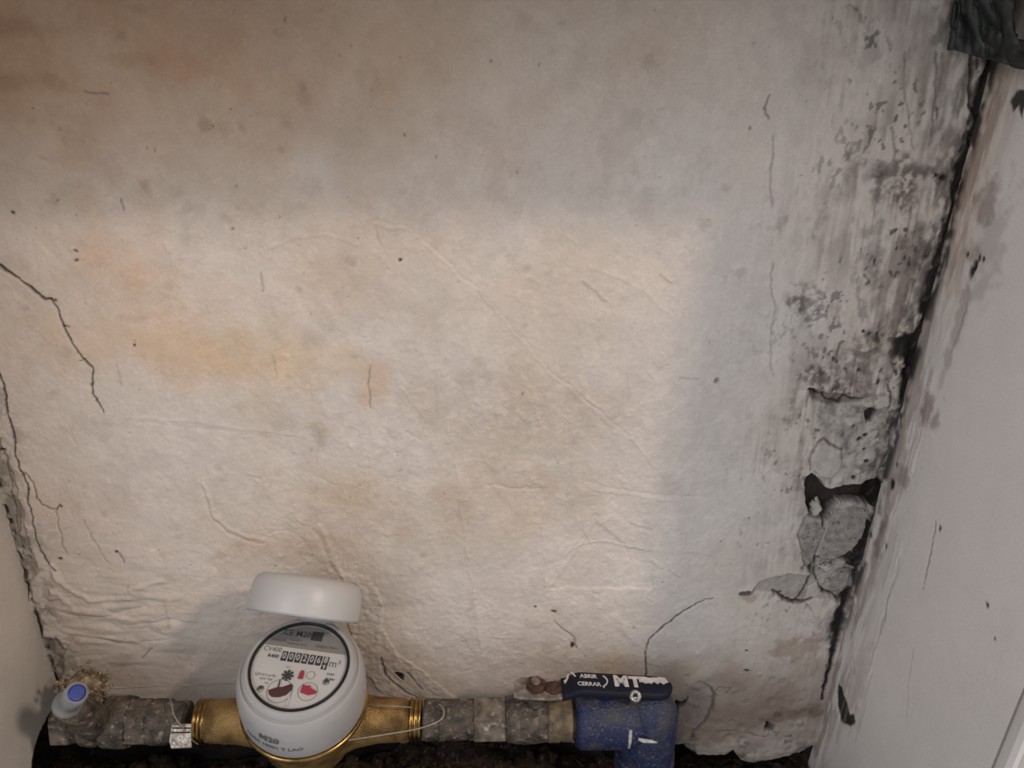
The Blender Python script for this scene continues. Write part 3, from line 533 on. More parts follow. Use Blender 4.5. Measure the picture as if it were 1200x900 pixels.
wall_left = Lw.build('wall_left', lambda u, v, h: np.stack([XL+h, u, v], -1), 'plaster', 'plain beige side wall of the niche, broken open where the pipe enters')
# ---- shell of the niche and the wall it is set into
def slab(name, x0, x1, y0, y1, z0, z1, m, label, bevel=.0):
    b = MB().box(((x0+x1)/2, (y0+y1)/2, (z0+z1)/2), Vector((1, 0, 0)), Vector((0, 1, 0)), Vector((0, 0, 1)), (x1-x0)/2, (y1-y0)/2, (z1-z0)/2)
    return tag(b.build(name, m, bevel=bevel), label, None, None, 'structure')
slab('ceiling', XL-.06, XR+.06, YF+.003, YB+.08, ZT, ZT+.05, 'outer_paint', 'flat painted top of the meter niche')
slab('wall_corner', XL-.07, XL-.002, YB+.0008, YB+.02, .0, .30, 'soil', 'dark earth behind the broken plaster of the left corner')
slab('floor', XL-.06, XR+.06, YF+.003, YB+.08, .0, .02, 'soil', 'bare earth bottom of the meter niche')
slab('wall_front_upper', XL-.6, XR+.9, YF, YF+.06, ZT+.0005, ZT+.9, 'outer_paint', 'painted outer wall above the niche opening')
slab('wall_front_lower', XL-.6, XR+.9, YF, YF+.06, -.30, .0195, 'outer_paint', 'painted outer wall below the niche opening')
slab('wall_front_left', XL-.6, XL-.001, YF, YF+.06, .02, ZT, 'outer_paint', 'painted outer wall left of the niche opening')
slab('wall_front_right', XR+.0015, XR+.9, YF+.001, YF+.06, .02, ZT, 'outer_paint', 'painted outer wall right of the niche opening')
tb = MB()
tb.prism([(.0012, 0), (.0012, -.006), (.003, -.0085), (.006, -.0085), (.0075, -.006), (.0085, -.006), (.010, -.0095), (.05, -.0095), (.054, -.007), (.055, 0)], (XR, YF, 0), Vector((1, 0, 0)), Vector((0, 1, 0)), Vector((0, 0, 1)), .02, ZT)
tag(tb.build('trim_1', 'white_paint'), 'white moulded frame strip along the right edge of the niche', None, None, 'structure')
# ---- loose earth in the bottom
nx, ny = 300, 84; xs = np.linspace(XL+.002, XR-.003, nx); ys = np.linspace(YF+.004, YB+.012, ny); X, Y = np.meshgrid(xs*1000, ys*1000)
Z = 50+12*(fbm(X, Y, 60, 71, 4)-.5)+12*(fbm(X, Y, 14, 72, 4)-.5)+5*(fbm(X, Y, 5, 73, 3)-.5)+sstep(395, 470, Y)*26*sstep(110, 20, X)*sstep(.30, .6, fbm(X, Y, 70, 74, 3))
sb = MB(); i = np.arange(nx*ny).reshape(ny, nx)
sb.add(np.stack([X/1000, Y/1000, Z/1000], -1).reshape(-1, 3).tolist(), np.stack([i[:-1, :-1], i[:-1, 1:], i[1:, 1:], i[1:, :-1]], -1).reshape(-1, 4).tolist(), True)
for _ in range(420):
    x, y = random.uniform(XL+.02, XR-.02), random.uniform(.36, YB+.006); z = float(Z[int((y-ys[0])/(ys[-1]-ys[0])*(ny-1)), int((x-xs[0])/(xs[-1]-xs[0])*(nx-1))])/1000
    r = random.uniform(.002, .007); q = [Vector((random.gauss(0, 1), random.gauss(0, 1), random.gauss(0, 1))).normalized()*r*random.uniform(.7, 1.1) for _ in range(6)]
    bmq = bmesh.new(); bmesh.ops.create_icosphere(bmq, subdivisions=1, radius=r); bmq.verts.index_update(); sb.add([v.co*random.uniform(.75, 1.2)+Vector((x, y, z+r*.3)) for v in bmq.verts], [[v.index for v in f.verts] for f in bmq.faces]); bmq.free()
tag(sb.build('soil', 'soil'), 'dark crumbly soil under the pipes', 'soil', None, 'stuff')
# ================================================================== WATER METER
X3, Y3, Z3 = Vector((1, 0, 0)), Vector((0, 1, 0)), Vector((0, 0, 1))
MC = Vector((-0.1235, PY, PZ))                              # centre of the brass body on the pipe axis
ma = Vector((.05, -math.cos(R_(76)), math.sin(R_(76)))).normalized()   # axis of the register
e0 = (X3-ma*X3.dot(ma)).normalized(); f0 = ma.cross(e0)
rt = R_(-7.0); dx = e0*math.cos(rt)+f0*math.sin(rt); dy = ma.cross(dx)  # writing direction and up on the dial
meter = empty('water_meter', MC-Vector((0, 0, .05)), 'brass water meter with grey plastic register and open hinged lid', 'water meter')
b = MB()
xl_, xr_ = -.0800, .0830
b.lathe([(.0128, xl_+.004), (.0145, xl_+.005), (.0148, xl_+.012), (.0142, xl_+.013), (.0150, xl_+.015), (.0155, xl_+.030), (.0185, xl_+.046), (.026, xl_+.060), (.030, -.006), (.030, .006), (.026, xr_-.062), (.0190, xr_-.048), (.0158, xr_-.032), (.0150, xr_-.013), (.0140, xr_-.0125), (.0128, xr_-.004)], MC, X3, 40)
b.lathe([(.020, -.030), (.030, -.024), (.034, -.010), (.036, .004), (.040, .018), (.0415, .0275)], MC, ma, 56)
brass_o = b.build('brass_body', 'brass', meter, 'cast brass body with round belly')
for x0, sgn in ((xl_, 1), (xr_, -1)):
    t = MB(); pr = []
    for k in range(3): h = (.0005+.0032*k)*sgn; pr += [(.0138, h), (.0152, h+.0004*sgn), (.0152, h+.0018*sgn), (.0138, h+.0024*sgn)]
    t.lathe(pr if sgn > 0 else pr[::-1], MC+X3*x0, X3, 40); t.build('thread_collar', 'bright_brass', meter, 'shiny threaded brass end')
MB().lathe([(.0435, .0265), (.0440, .0272), (.0440, .0290), (.0425, .0296)], MC, ma, 56).build('brass_flange', 'bright_brass', meter)
b = MB()
b.lathe([(.0400, .0296), (.0418, .0298), (.0428, .033), (.0432, .042), (.0430, .052), (.0422, .060), (.0405, .0660), (.0392, .0676), (.0386, .0680), (.0384, .0674), (.0376, .0674), (.0374, .0682), (.0370, .0712), (.0364, .0716), (.0360, .0714), (.0356, .0728), (.0338, .0735), (.0330, .0730), (.0326, .0700), (.0326, .0660)], MC, ma, 72, cap1=False)
b.build('register_shroud', 'register_plastic', meter, 'light grey plastic ring around the dial')
MB().lathe([(.0325, .0700), (.0325, .0736), (.0322, .0740), (.0316, .0740), (.0313, .0736), (.0313, .0700)], MC, ma, 72, cap0=False, cap1=False).build('gasket', 'gasket', meter, 'thin black ring around the dial glass')
DO = MC+ma*.0712
dial = MB().lathe([(.0312, -.003), (.0312, 0)], DO, ma, 64).build('dial', 'dial_white', meter, 'white dial with counter and red pointers')
def dp(x, y, h=0): return DO+dx*(x/1000)+dy*(y/1000)+ma*h
def dial_prism(pts, h0, h1, name, m, label=None): return MB().prism([(x/1000, y/1000) for x, y in pts], DO, dx, dy, ma, h0, h1).build(name, m, dial, label)
# lid's shadow on the upper dial, put in as a grey field
arc = [(30.6*math.cos(t), 30.6*math.sin(t)) for t in np.linspace(R_(24), R_(156), 30)]
dial_prism(arc, .00002, .00012, 'lid_shadow', 'dial_grey', 'lid shadow painted as a darker upper field')
def txt(body, x, y, size, m='print_black', sx=1.0, h=.00016, bold=0.0, label=None, align='CENTER'):
    return text_mesh(body, dp(x, y, h), dx, dy, ma, size/1000, 'printed_text', m, dial, sx, align, bold, label)
txt('CE M20', -9, 23.5, 6.0, sx=1.0, bold=.01); dial_prism([(1, 20), (9, 20), (9, 27), (1, 27)], .0001, .0002, 'printed_block', 'print_black')
txt('D2010 M', -20, 17, 2.6); txt('CLASS 2', -8, 18.5, 2.3); txt('MODULE B+D', -6.5, 15.5, 2.2); txt('A20EA179413', 14, 16.0, 2.9, sx=.95)
txt('CV400', -21.5, 9.5, 5.2, 'print_grey', .85); txt('R400', -19.5, 4.6, 3.6, bold=.02)
txt('m\u00b3', 22.6, 4.6, 8.0, 'print_grey', .9); txt('MAP', 22, -3.2, 2.6); txt('16 bar', 22.3, -6.4, 2.6, bold=.02)
txt('Q3=2.5 m\u00b3/h', -20, -9.6, 2.6); txt('H/V T50', -18.5, -12.4, 2.4); txt('1.6', -17.5, -15, 2.2); txt('x0.1', -7, -2, 1.8, 'print_grey')
for k, dg_ in enumerate('0002068'):
    xk = -12.2+4.72*k; hh = 3.5 if k < 6 else 4.7; yk = 5.6 if k < 6 else 4.4
    dial_prism([(xk-1.85, yk-hh), (xk+1.85, yk-hh), (xk+1.85, yk+hh), (xk-1.85, yk+hh)], .00002, .0004, 'digit_wheel', 'wheel_black')
    text_mesh(dg_, dp(xk, 5.6 if k < 6 else 6.3, .00044), dx, dy, ma, .0066, 'digit', 'digit_white', dial, .78, 'CENTER', .012)
    if k == 6: text_mesh('9', dp(xk, 1.0, .00044), dx, dy, ma, .0050, 'digit', 'digit_white', dial, .9, 'CENTER', .012)
star = []
for k in range(8):
    a0 = 2*math.pi*k/8
    for da, rr in ((-.26, 1.9), (-.20, 3.9), (.20, 3.9), (.26, 1.9)): star.append((-5.4+rr*math.cos(a0+da), -8.0+rr*math.sin(a0+da)))
dial_prism(star, .0003, .0010, 'star_wheel', 'print_black', 'black star-shaped flow indicator')
def ring2(x, y, r0, r1, name, m, h=.0003): return MB().lathe([(r0/1000, 0), (r0/1000, h), (r1/1000, h), (r1/1000, 0)], dp(x, y, .00002), ma, 40, cap0=False, cap1=False).build(name, m, dial)
ring2(-7.2, -19.2, 7.9, 8.3, 'window_ring', 'dial_grey'); ring2(10.8, -17.0, 6.2, 6.5, 'window_ring', 'dial_grey'); ring2(9.2, -5.6, 2.6, 2.9, 'window_ring', 'dial_grey')
half = [(-7.2+7.6*math.cos(t), -19.8+7.6*math.sin(t)) for t in np.linspace(R_(200), R_(366), 24)]
dial_prism([(-14.2, -20.0), (-10, -17.6), (-6, -16.6), (-1, -13.6), (.4, -15.0), (.2, -18.0), (-2, -21.4), (-6, -23.6), (-10.5, -24.0), (-13, -22.6)], .0003, .0011, 'pointer', 'dark_red', 'dark red half-disc pointer')
dial_prism([(-9.0, -17.4), (-8.2, -17.0), (-8.8, -12.0), (-9.4, -12.0)], .0004, .0010, 'pointer', 'dark_red')
dial_prism([(6.4, -18.4), (6.6, -13.0), (8.6, -13.6), (11.2, -13.2), (12.6, -15.0), (16.4, -16.4), (16.4, -17.8), (12.0, -19.6)], .0003, .0013, 'pointer', 'pointer_red', 'red dial pointer')
dial_prism([(1.8, -9.2), (5.0, -9.2), (4.9, -6.0), (4.2, -3.6), (2.9, -3.2), (2.0, -4.6)], .0003, .0013, 'pointer', 'pointer_red', 'small red dial pointer')
for x, y in ((-19.6, -19.4), (20.6, -8.8)):
    MB().lathe([(.0022, 0), (.0022, .0006), (.0016, .0009)], dp(x, y), ma, 20).build('screw', 'silver', dial); MB().lathe([(.0011, .0009), (.0010, .0012)], dp(x, y+.6), ma, 14).build('screw_slot', 'print_black', dial)
dial_prism([(-.2, -29), (1.2, -29), (1.4, -22.5), (-.1, -22.5)], .0002, .0010, 'highlight_slit', 'digit_white')  # painted highlight: a white slit near the bottom of the dial
MB().lathe([(.0316, .0727), (.0316, .0738), (.0300, .0744)], MC, ma, 64).build('dial_glass', 'dial_glass', meter, 'clear glass over the dial')
# stamp on the front of the shroud
def on_shroud(th, h):
    nrm = (dx*math.sin(th)-dy*math.cos(th)); return MC+nrm*.04335+ma*h, (dx*math.cos(th)+dy*math.sin(th)), nrm
def shroud_text(body, th, h, size, m='print_black', step=None, bold=.0):
    k = MB(); cu_ = bpy.data.curves.new('letters', 'FONT'); cu_.body = body; cu_.size = 1; cu_.align_x = 'CENTER'; cu_.align_y = 'CENTER'; cu_.offset = bold; cu_.resolution_u = 2
    ob = bpy.data.objects.new('letters', cu_); coll.objects.link(ob); dg = bpy.context.evaluated_depsgraph_get(); me0 = ob.evaluated_get(dg).to_mesh()
    vs = []
    for v in me0.vertices:
        p, ex, nrm = on_shroud(th+v.co.x*size/.0434, h+v.co.y*size); vs.append(p+nrm*.00012)
    k.add(vs, [list(p.vertices) for p in me0.polygons]); ob.evaluated_get(dg).to_mesh_clear(); bpy.data.objects.remove(ob); bpy.data.curves.remove(cu_)
    return k.build('printed_text', m, meter)
shroud_text('M20', -.20, .0525, .0082, 'print_grey', bold=.03)
shroud_text('H20A 10001 Y LAO', -.17, .0440, .0050, 'print_grey', bold=.02)
# the lid, tipped back on its hinge
HP = MC+ma*.0745+dy*.0360; op = R_(56)
la = ma*math.cos(op)+dy*math.sin(op); lfree = -dy*math.cos(op)+ma*math.sin(op); LC = HP+lfree*.0365
b = MB()
b.lathe([(.0350, .0012), (.0363, 0), (.0366, .002), (.0364, .012), (.0356, .0185), (.0338, .0225), (.0305, .0245), (.020, .0255), (.004, .0258)], LC, la, 72, cap0=False)
b.lathe([(.0350, .0012), (.0346, .014), (.033, .020), (.028, .0225), (.004, .0236)], LC, la, 72, cap0=False)
b.build('lid', 'lid_plastic', meter, 'light grey hinged plastic lid, tipped open')
MB().lathe([(.0022, -.012), (.0022, .012)], HP-dy*.0005-la*.0005, dx, 16).box(HP-dy*.002-ma*.004, dx, dy, ma, .009, .0018, .0045).build('hinge', 'register_plastic', meter)
# ================================================================== INLET SIDE (left)
def px_x(px, py=850): return at(px, py, PY).x
def hexrod(b, x0, x1, r, ch=.0008, rot=0.0):
    n = 6
    for (ra, xa, rb, xb) in ((r-ch, x0, r, x0+ch), (r, x0+ch, r, x1-ch), (r, x1-ch, r-ch, x1)):
        vs = []
        for rr, xx in ((ra, xa), (rb, xb)):
            for i in range(n): t = rot+math.pi*2*i/n; vs.append(Vector((xx, PY+rr*math.cos(t), PZ+rr*math.sin(t))))
        fs = [[i, (i+1) % n, n+(i+1) % n, n+i] for i in range(n)]
        if xa == x0: fs.append(list(range(n)))
        if xb == x1: fs.append(list(range(n, 2*n)))
        b.add(vs, fs)
    return b
PA = Vector((0, PY, PZ))
inv = empty('inlet_valve', (px_x(110), PY, PZ-.018), 'dirty grey metal inlet valve with clear blue-tipped cap beside the left wall', 'valve')
def seg(prof, name, m, par, label=None, rough=.0008):
    fine = []
    for (r0, x0), (r1, x1) in zip(prof[:-1], prof[1:]):
        n = max(1, int(abs(x1-x0)/.0015))
        for k in range(n): fine.append((r0+(r1-r0)*k/n, x0+(x1-x0)*k/n))
    fine.append(prof[-1])
    return MB().lathe(fine, PA, X3, 48).build(name, m, par, label, rough=rough, rs=9)
x = px_x
MB().tube([Vector((x(82), PY, PZ)), Vector((x(76), PY+.004, PZ)), Vector((x(72), PY+.014, PZ-.002)), Vector((x(68), PY+.034, PZ-.006)), Vector((x(68), YB+.016, PZ-.012))], .0118, 28).build('pipe', 'dirty_metal', inv, 'grey pipe bending back into the broken corner')
hexrod(MB(), x(70), x(92), .0165, rot=.3).build('hex_nut', 'dirty_metal_pale', inv, 'pale dusty hexagon nut', bevel=.0006, rough=.0008, rs=9)
seg([(.0140, x(90)), (.0140, x(100)), (.0158, x(102)), (.0165, x(110)), (.0165, x(118)), (.0150, x(121)), (.0150, x(126)), (.0176, x(128)), (.0180, x(150)), (.0168, x(157))], 'valve_body', 'dirty_metal', inv)
hexrod(MB(), x(155), x(180), .0175, rot=.15).build('hex_nut', 'dirty_metal', inv, bevel=.0006, rough=.0010, rs=9)
seg([(.0150, x(178)), (.0158, x(182)), (.0158, x(199)), (.0140, x(202)), (.0140, x(221))], 'union_sleeve', 'dirty_metal', inv)
# bonnet that leans towards the room, with the clear cap and its blue tip
capf = at(90, 812, PY-.045); capb = at(79.5, 824.5, PY-.033); ca = (capf-capb).normalized()
bb = at(116, 848, PY-.004)
bt = capb-ca*.006
MB().tube([bb, bb.lerp(bt, .35), bb.lerp(bt, .7), bt], [.0125, .0115, .0095, .0080], 28).build('bonnet', 'dirty_metal', inv, 'grey dusty valve neck', rough=.0008, rs=9)
cp = MB().lathe([(.0070, -.006), (.0088, -.004), (.0090, -.001), (.0084, .001), (.0072, .002), (.0070, .010), (.0073, .0125), (.0070, (capf-capb).length), (.0056, (capf-capb).length+.0004)], capb, ca, 36).build('clear_cap', 'clear_plastic', inv, 'clear plastic cap')
MB().lathe([(.0050, -.006), (.0052, .0004), (.0050, .0012), (.0040, .0014)], capf, ca, 32).build('blue_tip', 'blue_cap', cp, 'bright blue round tip')
# clump of dust and sawdust caught on the bonnet
dcl = MB(); rnd = random.Random(8); cc = at(100, 806, PY+.010)
for _ in range(420):
    d = Vector((rnd.gauss(0, 1), rnd.gauss(0, .7), rnd.gauss(0, .8))); p = cc+d*.0072; r = rnd.uniform(.0005, .0022)
    bmq = bmesh.new(); bmesh.ops.create_icosphere(bmq, subdivisions=1, radius=r); bmq.verts.index_update()
    dcl.add([v.co*rnd.uniform(.6, 1.3)+p for v in bmq.verts], [[v.index for v in f.verts] for f in bmq.faces]); bmq.free()
bmq = bmesh.new(); bmesh.ops.create_icosphere(bmq, subdivisions=3, radius=.012); bmq.verts.index_update()
dcl.add([Vector((v.co.x*1.15, v.co.y*.9, v.co.z*.95))*rnd.uniform(.85, 1.1)+cc for v in bmq.verts], [[v.index for v in f.verts] for f in bmq.faces]); bmq.free()
for _ in range(26):
    a = cc+Vector((rnd.gauss(.004, .010), rnd.gauss(0, .006), rnd.gauss(0, .008))); d = Vector((rnd.gauss(.5, 1), rnd.gauss(0, .4), rnd.gauss(0, .8))).normalized()*rnd.uniform(.005, .014)
    dcl.tube([a, a+d*.5+Vector((0, 0, rnd.uniform(-.001, .001))), a+d], rnd.uniform(.0002, .0006), 5)
tag(dcl.build('dust_clump', 'sawdust'), 'beige clump of sawdust and cobweb behind the blue-tipped cap', 'dust', None, 'stuff')
# ================================================================== OUTLET SIDE (right)
tail = empty('outlet_union', (x(530), PY, PZ-.016), 'dirty grey union pipe between brass meter and ball valve', 'pipe fitting')
seg([(.0138, x(497)), (.0144, x(500)), (.0144, x(514)), (.0132, x(516)), (.0132, x(521)), (.0140, x(523)), (.0140, x(556))], 'pipe', 'dirty_metal', tail)
hexrod(MB(), x(515), x(523), .0152, rot=.4).build('lock_ring', 'dirty_metal', tail, rough=.0006, rs=9)
bv = empty('ball_valve', (x(612), PY, PZ-.018), 'dirty metal ball valve with dark blue lever handle', 'valve')
hexrod(MB(), x(555), x(592), .0172, rot=.22).build('hex_end', 'dirty_metal_pale', bv, 'pale dusty hexagon end', bevel=.0008, rough=.0007, rs=9)
seg([(.0140, x(590)), (.0158, x(593)), (.0168, x(602)), (.0172, x(616)), (.0168, x(632)), (.0155, x(641))], 'valve_body', 'dirty_metal', bv)
seg([(.0155, x(640)), (.0164, x(642)), (.0164, x(654)), (.0152, x(656)), (.0160, x(658)), (.0160, x(668)), (.0140, x(669)), (.0140, x(672))], 'end_ring', 'dull_ring', bv, 'brownish ringed valve end')
ZL = PZ+.0285                                                   # height of the lever plate
sx_ = at(628, 806, PY).x
MB().lathe([(.0070, .012), (.0070, ZL-PZ-.003), (.0055, ZL-PZ)], Vector((sx_, PY, PZ)), Z3, 24).build('stem', 'dirty_metal', bv)
tl = -R_(3.6)
lx = Vector((math.cos(tl), 0, math.sin(tl))); lz = Vector((-math.sin(tl), 0, math.cos(tl)))
LO = Vector((sx_, PY, ZL))
def sil(L0, L1, w0, w1, rnd_=True):
    pts = [(L0, -w0), (L0+.004, -w0)]
    pts += [(L1-w1, -w1)]
    pts += [(L1-w1+w1*math.sin(t), -w1*math.cos(t)) for t in np.linspace(.3, math.pi-.3, 9)] if rnd_ else []
    pts += [(L1-w1, w1), (L0+.004, w0), (L0, w0)]
    return pts
plate = MB().prism([(-.0165, -.0085), (-.012, -.0100), (.008, -.0100), (.020, -.0085), (.020, .0085), (.008, .0095), (-.010, .0095), (-.0150, .006)], LO, lx, Y3, lz, 0, .0022).build('lever_plate', 'lever_plate', bv, 'worn metal end of the lever', bevel=.0006)
bmh = MB()
for k in range(1):
    n = 6; pts = [(.0074*math.cos(math.pi/3*i+.2), .0074*math.sin(math.pi/3*i+.2)) for i in range(n)]
    bmh.prism(pts, LO+lx*-.0005, lx, Y3, lz, .0022, .0072)
bmh.build('stem_nut', 'rust', plate, 'rusty nut on the valve stem', bevel=.0010, rough=.0014, rs=5)
MB().lathe([(.0034, .0068), (.0036, .0084), (.0028, .0092)], LO+lx*-.0008+Y3*.0004, lz, 18).build('stem_end', 'rust_scale', plate, rough=.0008, rs=4)
bmq = bmesh.new(); bmesh.ops.create_icosphere(bmq, subdivisions=3, radius=1); bmq.verts.index_update()
MB().add([LO+lx*(.0125+v.co.x*.0070)+Y3*(v.co.y*.0062)+lz*(.0026+v.co.z*.0026) for v in bmq.verts], [[v.index for v in f.verts] for f in bmq.faces], True).build('rust_lump', 'rust', plate, 'flaking rust on the lever', rough=.0016, rs=4); bmq.free()
# vinyl sleeve: rounded strip, kinked up from the plate
SO = LO+lx*.0
S0, S1, W = .0185, .0985, .0098
sec = []
prof = []
for u in np.linspace(0, 1, 34):
    xx = S0+(S1-S0)*u
    w = W*(.92+.08*min(1, u*6)) if xx < S1-.012 else W*math.sqrt(max(0.0, 1-((xx-(S1-.012))/.0121)**2))*1.0
    w = max(w, .0022); zc = .0012+.0062*sstep(0, .16, np.float64(u))-.0012*u
    prof.append((xx, w, zc))
ring_ = [(1, -.3), (1, .3), (.93, .72), (.80, 1), (-.80, 1), (-.93, .72), (-1, .3), (-1, -.3), (-.93, -.72), (-.8, -1), (.8, -1), (.93, -.72)]
vs = []; TH = .0032
for xx, w, zc in prof:
    for a, c in ring_: vs.append(SO+lx*xx+Y3*(a*w)+lz*(zc+c*TH))
n = len(ring_); fs = [[j*n+i, j*n+(i+1) % n, (j+1)*n+(i+1) % n, (j+1)*n+i] for j in range(len(prof)-1) for i in range(n)]+[list(range(n)), [(len(prof)-1)*n+i for i in range(n)]]
sleeve = MB().add(vs, fs, True).build('lever_sleeve', 'navy_vinyl', bv, 'dark navy vinyl sleeve with worn white lettering')
def ltxt(body, xx, yy, size, name='printed_text', m='worn_print', sx=1.0, bold=0.0):
    zc = .0074-.0012*(xx-S0)/(S1-S0)+TH+.00005; return text_mesh(body, LO+lx*xx+Y3*yy+lz*zc, lx, Y3, lz, size, name, m, sleeve, sx, 'CENTER', bold)
ltxt('ABRIR', .0375, .0045, .0050, sx=.92, bold=.03); ltxt('CERRAR', .0372, -.0028, .0050, sx=.92, bold=.03)
ltxt('M', .0610, .0012, .0135, 'printed_logo', sx=1.0, bold=.06); ltxt('T', .0715, .0012, .0130, 'printed_logo', sx=1.05, bold=.06)
def lmark(pts, name, m='worn_print', zo=.0): 
    z0 = .0066+TH+zo
    return MB().prism(pts, LO, lx, Y3, lz, z0, z0+.0008).build(name, m, sleeve)
random.seed(12)
top_ = [(.0745+.0022*k, .0062+random.uniform(-.0006, .0006)) for k in range(10)]; bot_ = [(.0745+.0022*k, .0012+random.uniform(-.0012, .0014)) for k in range(10)]
lmark(bot_+[(.0960, .0022)]+top_[::-1], 'worn_patch')
lmark([(.0200, -.0020), (.0213, .0000), (.0232, .0040), (.0236, .0078), (.0222, .0055), (.0210, .0020), (.0192, .0005)], 'worn_patch', zo=-.0012)
def arcm(cx, cy, r, a0, a1, w):
    o1 = [(cx+(r+w)*math.cos(t), cy+(r+w)*math.sin(t)) for t in np.linspace(a0, a1, 9)]; o2 = [(cx+(r-w)*math.cos(t), cy+(r-w)*math.sin(t)) for t in np.linspace(a1, a0, 9)]; return o1+o2
lmark(arcm(.0456, .0008, .0052, -1.05, 1.05, .00045), 'printed_arrow', zo=.0004); lmark([(.0466, -.0046), (.0488, -.0030), (.0478, -.0060)], 'printed_arrow', zo=.0004)
lmark([(.0246, .0076), (.0254, .0080), (.0284, .0040), (.0276, .0036)], 'printed_arrow', zo=.0004)
MB().lathe([(.0044, -.0005), (.0044, .0010), (.0034, .0014), (.0018, .0014), (.0016, .0004)], LO+lx*.0700-Y3*.0092+lz*.0072, Vector((0, -.75, .66)), 28).build('eyelet', 'silver', sleeve, 'small metal eyelet at the sleeve edge')
# blue elbow behind the ball valve
el = empty('pipe_elbow', (x(752), PY, PZ-.06), 'dusty blue plastic elbow fitting under the lever handle', 'pipe fitting')
prof = [(.0150, x(672)), (.0190, x(673)), (.0212, x(678)), (.0216, x(684)), (.0216, x(734)), (.0208, x(740)), (.0190, x(744)), (.0190, x(756))]
seg(prof, 'socket', 'blue_plastic', el, 'blue collar on the valve end', .0006)
ex_ = x(760)
b = MB(); pr = []
for t in np.linspace(0, 1, 9): pr.append((max(.001, .0205*math.sin(t*math.pi/2)), .0235*math.cos(t*math.pi/2)+.002))
b.lathe(pr+[(.0207, -.006), (.0210, -.02), (.0210, -.050), (.0195, -.054), (.0195, -.095)], Vector((ex_, PY, PZ)), Z3, 48)
body_e = b.build('elbow_body', 'blue_plastic', el, 'blue elbow turning down into the soil', rough=.0006, rs=9)
hexa = MB().lathe([(.0222, -.034), (.0229, -.036), (.0229, -.052), (.0222, -.054)], Vector((ex_, PY, PZ)), Z3, 12, smooth=False).build('ribbed_collar', 'blue_plastic', el)
def drip(P, Yv, r, name='paint_drip'):
    MB().tube([at(px, py, Yv) for px, py in P], r, 8).build(name, 'paint_drip', body_e)
drip([(739, 856), (738, 868), (737, 876)], PY-.0205, [.0012, .0016, .0012])
drip([(748, 866), (754, 868), (764, 869), (770, 870)], PY-.0212, [.0010, .0016, .0012, .0006])
# ================================================================== SEAL WIRE
ws = empty('seal_wire', at(212, 870, PY-.02), 'thin sealing wire looped round the meter ends with a silver seal', 'wire')
def smooth(P, n=8):
    out = []
    for i in range(len(P)-1):
        p0, p1, p2, p3 = P[max(i-1, 0)], P[i], P[i+1], P[min(i+2, len(P)-1)]
        for k in range(n):
            t = k/n; out.append(.5*((2*p1)+(p2-p0)*t+(2*p0-5*p1+4*p2-p3)*t*t+(3*p1-p0-3*p2+p3)*t**3))
    return out+[P[-1]]
MB().tube(smooth([at(128, 806, PY+.018), at(160, 805, PY+.024), at(210, 803, PY+.027), at(262, 801, PY+.030), at(300, 800, PY+.032)]), .0005, 6).build('wire', 'wire', ws)
MB().tube(smooth([at(452, 780, PY+.030), at(470, 797, PY+.026), at(488, 812, PY+.018), at(508, 822, PY+.006), at(519, 830, PY-.004), at(518, 842, PY-.012), at(500, 851, PY-.0165), at(480, 856, PY-.0175), at(456, 860, PY-.0185), at(425, 865, PY-.026), at(395, 869, PY-.036), at(372, 872, PY-.041)]), .00055, 6).build('wire', 'wire', ws)
MB().tube(smooth([at(198, 816, PY+.012), at(201, 824, PY-.006), at(204, 838, PY-.014), at(212, 850, PY-.0185), at(224, 866, PY-.018), at(232, 872, PY-.015)]), .00045, 6).build('wire', 'wire', ws)
MB().tube(smooth([at(430, 826, PY-.004), at(455, 827, PY-.009), at(482, 829, PY-.011)]), .00035, 6).build('wire', 'wire', ws)
sc = at(212, 861, PY-.0195); vy = (Vector((0, 0, CZ))-sc).normalized(); vx = (X3-vy*X3.dot(vy)).normalized(); vz = vx.cross(vy)*-1
if vz.z < 0: vz = -vz
k_ = MB(); k_.prism([(-.0072, .0070), (.0062, .0072), (.0066, .0030), (.0074, -.0030), (.0086, -.0085), (-.0050, -.0088), (-.0070, -.0040)], sc, vx, vz, vy, -.0040, .0030)
so = k_.build('seal_block', 'silver', ws, 'small silver crimped seal', bevel=.0008)
for zz_ in (.0042, .0014): MB().box(sc+vz*zz_+vy*.0031, vx, vz, vy, .0060, .0005, .0004).build('crimp', 'rust', so)
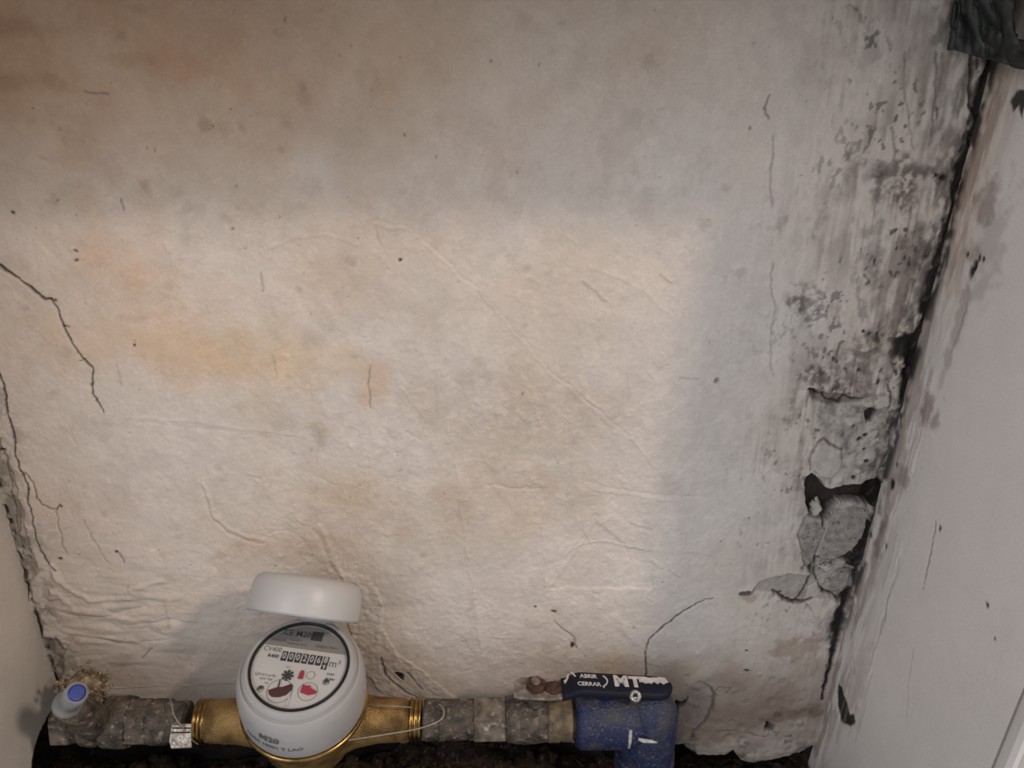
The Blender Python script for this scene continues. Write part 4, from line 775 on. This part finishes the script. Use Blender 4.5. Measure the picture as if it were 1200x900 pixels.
# ================================================================== BLACK PLASTIC IN THE UPPER CORNER
def lerp(a, b_, t): return a+(b_-a)*t
A0 = at(1130, -60, YB-.004); A1 = at(1112, 58, YB-.004); C0 = atx(1232, -60, XR-.004); C1 = atx(1236, 92, XR-.004)
mid0 = at(1158, -60, YB-.017); mid1 = at(1160, 69, YB-.017)
nu_, nv_ = 66, 56; vs = []; fs = []; nrmv = Vector((-.7, -.7, .1)).normalized(); keep = {}
gx, gy = np.meshgrid(np.linspace(0, 120, nu_), np.linspace(0, 100, nv_)); W1 = fbm(gx, gy, 34, 81, 3); W2 = fbm(gx*1.4, gy*.6, 12, 82, 3); W3 = fbm(gx, gy, 20, 83, 4)
for j in range(nv_):
    for i in range(nu_):
        u = i/(nu_-1); v = j/(nv_-1)+.05*(W3[min(j, nv_-1), i]-.5)
        def quad(a, m_, c, t): return a*(1-t)**2+(m_*2-(a+c)*.5)*2*t*(1-t)+c*t*t
        p = lerp(quad(A0, mid0, C0, u), quad(A1, mid1, C1, u), v)
        p = p+nrmv*(.009*abs(W1[j, i]-.5)*2+.004*(W2[j, i]-.5)*math.sin(math.pi*u)); vs.append(p)
hc = atx(1199, 20, XR-.004)
for j in range(nv_-1):
    for i in range(nu_-1):
        u = (i+.5)/(nu_-1); v = (j+.5)/(nv_-1); c_ = sum((vs[q] for q in (j*nu_+i, j*nu_+i+1, (j+1)*nu_+i+1, (j+1)*nu_+i)), Vector())/4
        d = c_-Vector((0, 0, CZ)); pxx = 600+FPX*d.dot(cr)/d.dot(cf); pyy = 450-FPX*d.dot(cu)/d.dot(cf)
        if ((pxx-1199)/11)**2+((pyy-18)/30)**2 < 1: continue
        fs.append([j*nu_+i, j*nu_+i+1, (j+1)*nu_+i+1, (j+1)*nu_+i])
bg = MB().add(vs, fs, True).build('plastic_bag', 'black_film')
sd = bg.modifiers.new('film', 'SOLIDIFY'); sd.thickness = .0016; sd.offset = 0
tag(bg, 'crumpled black plastic bag with a handle hole in the upper right corner', 'bag')
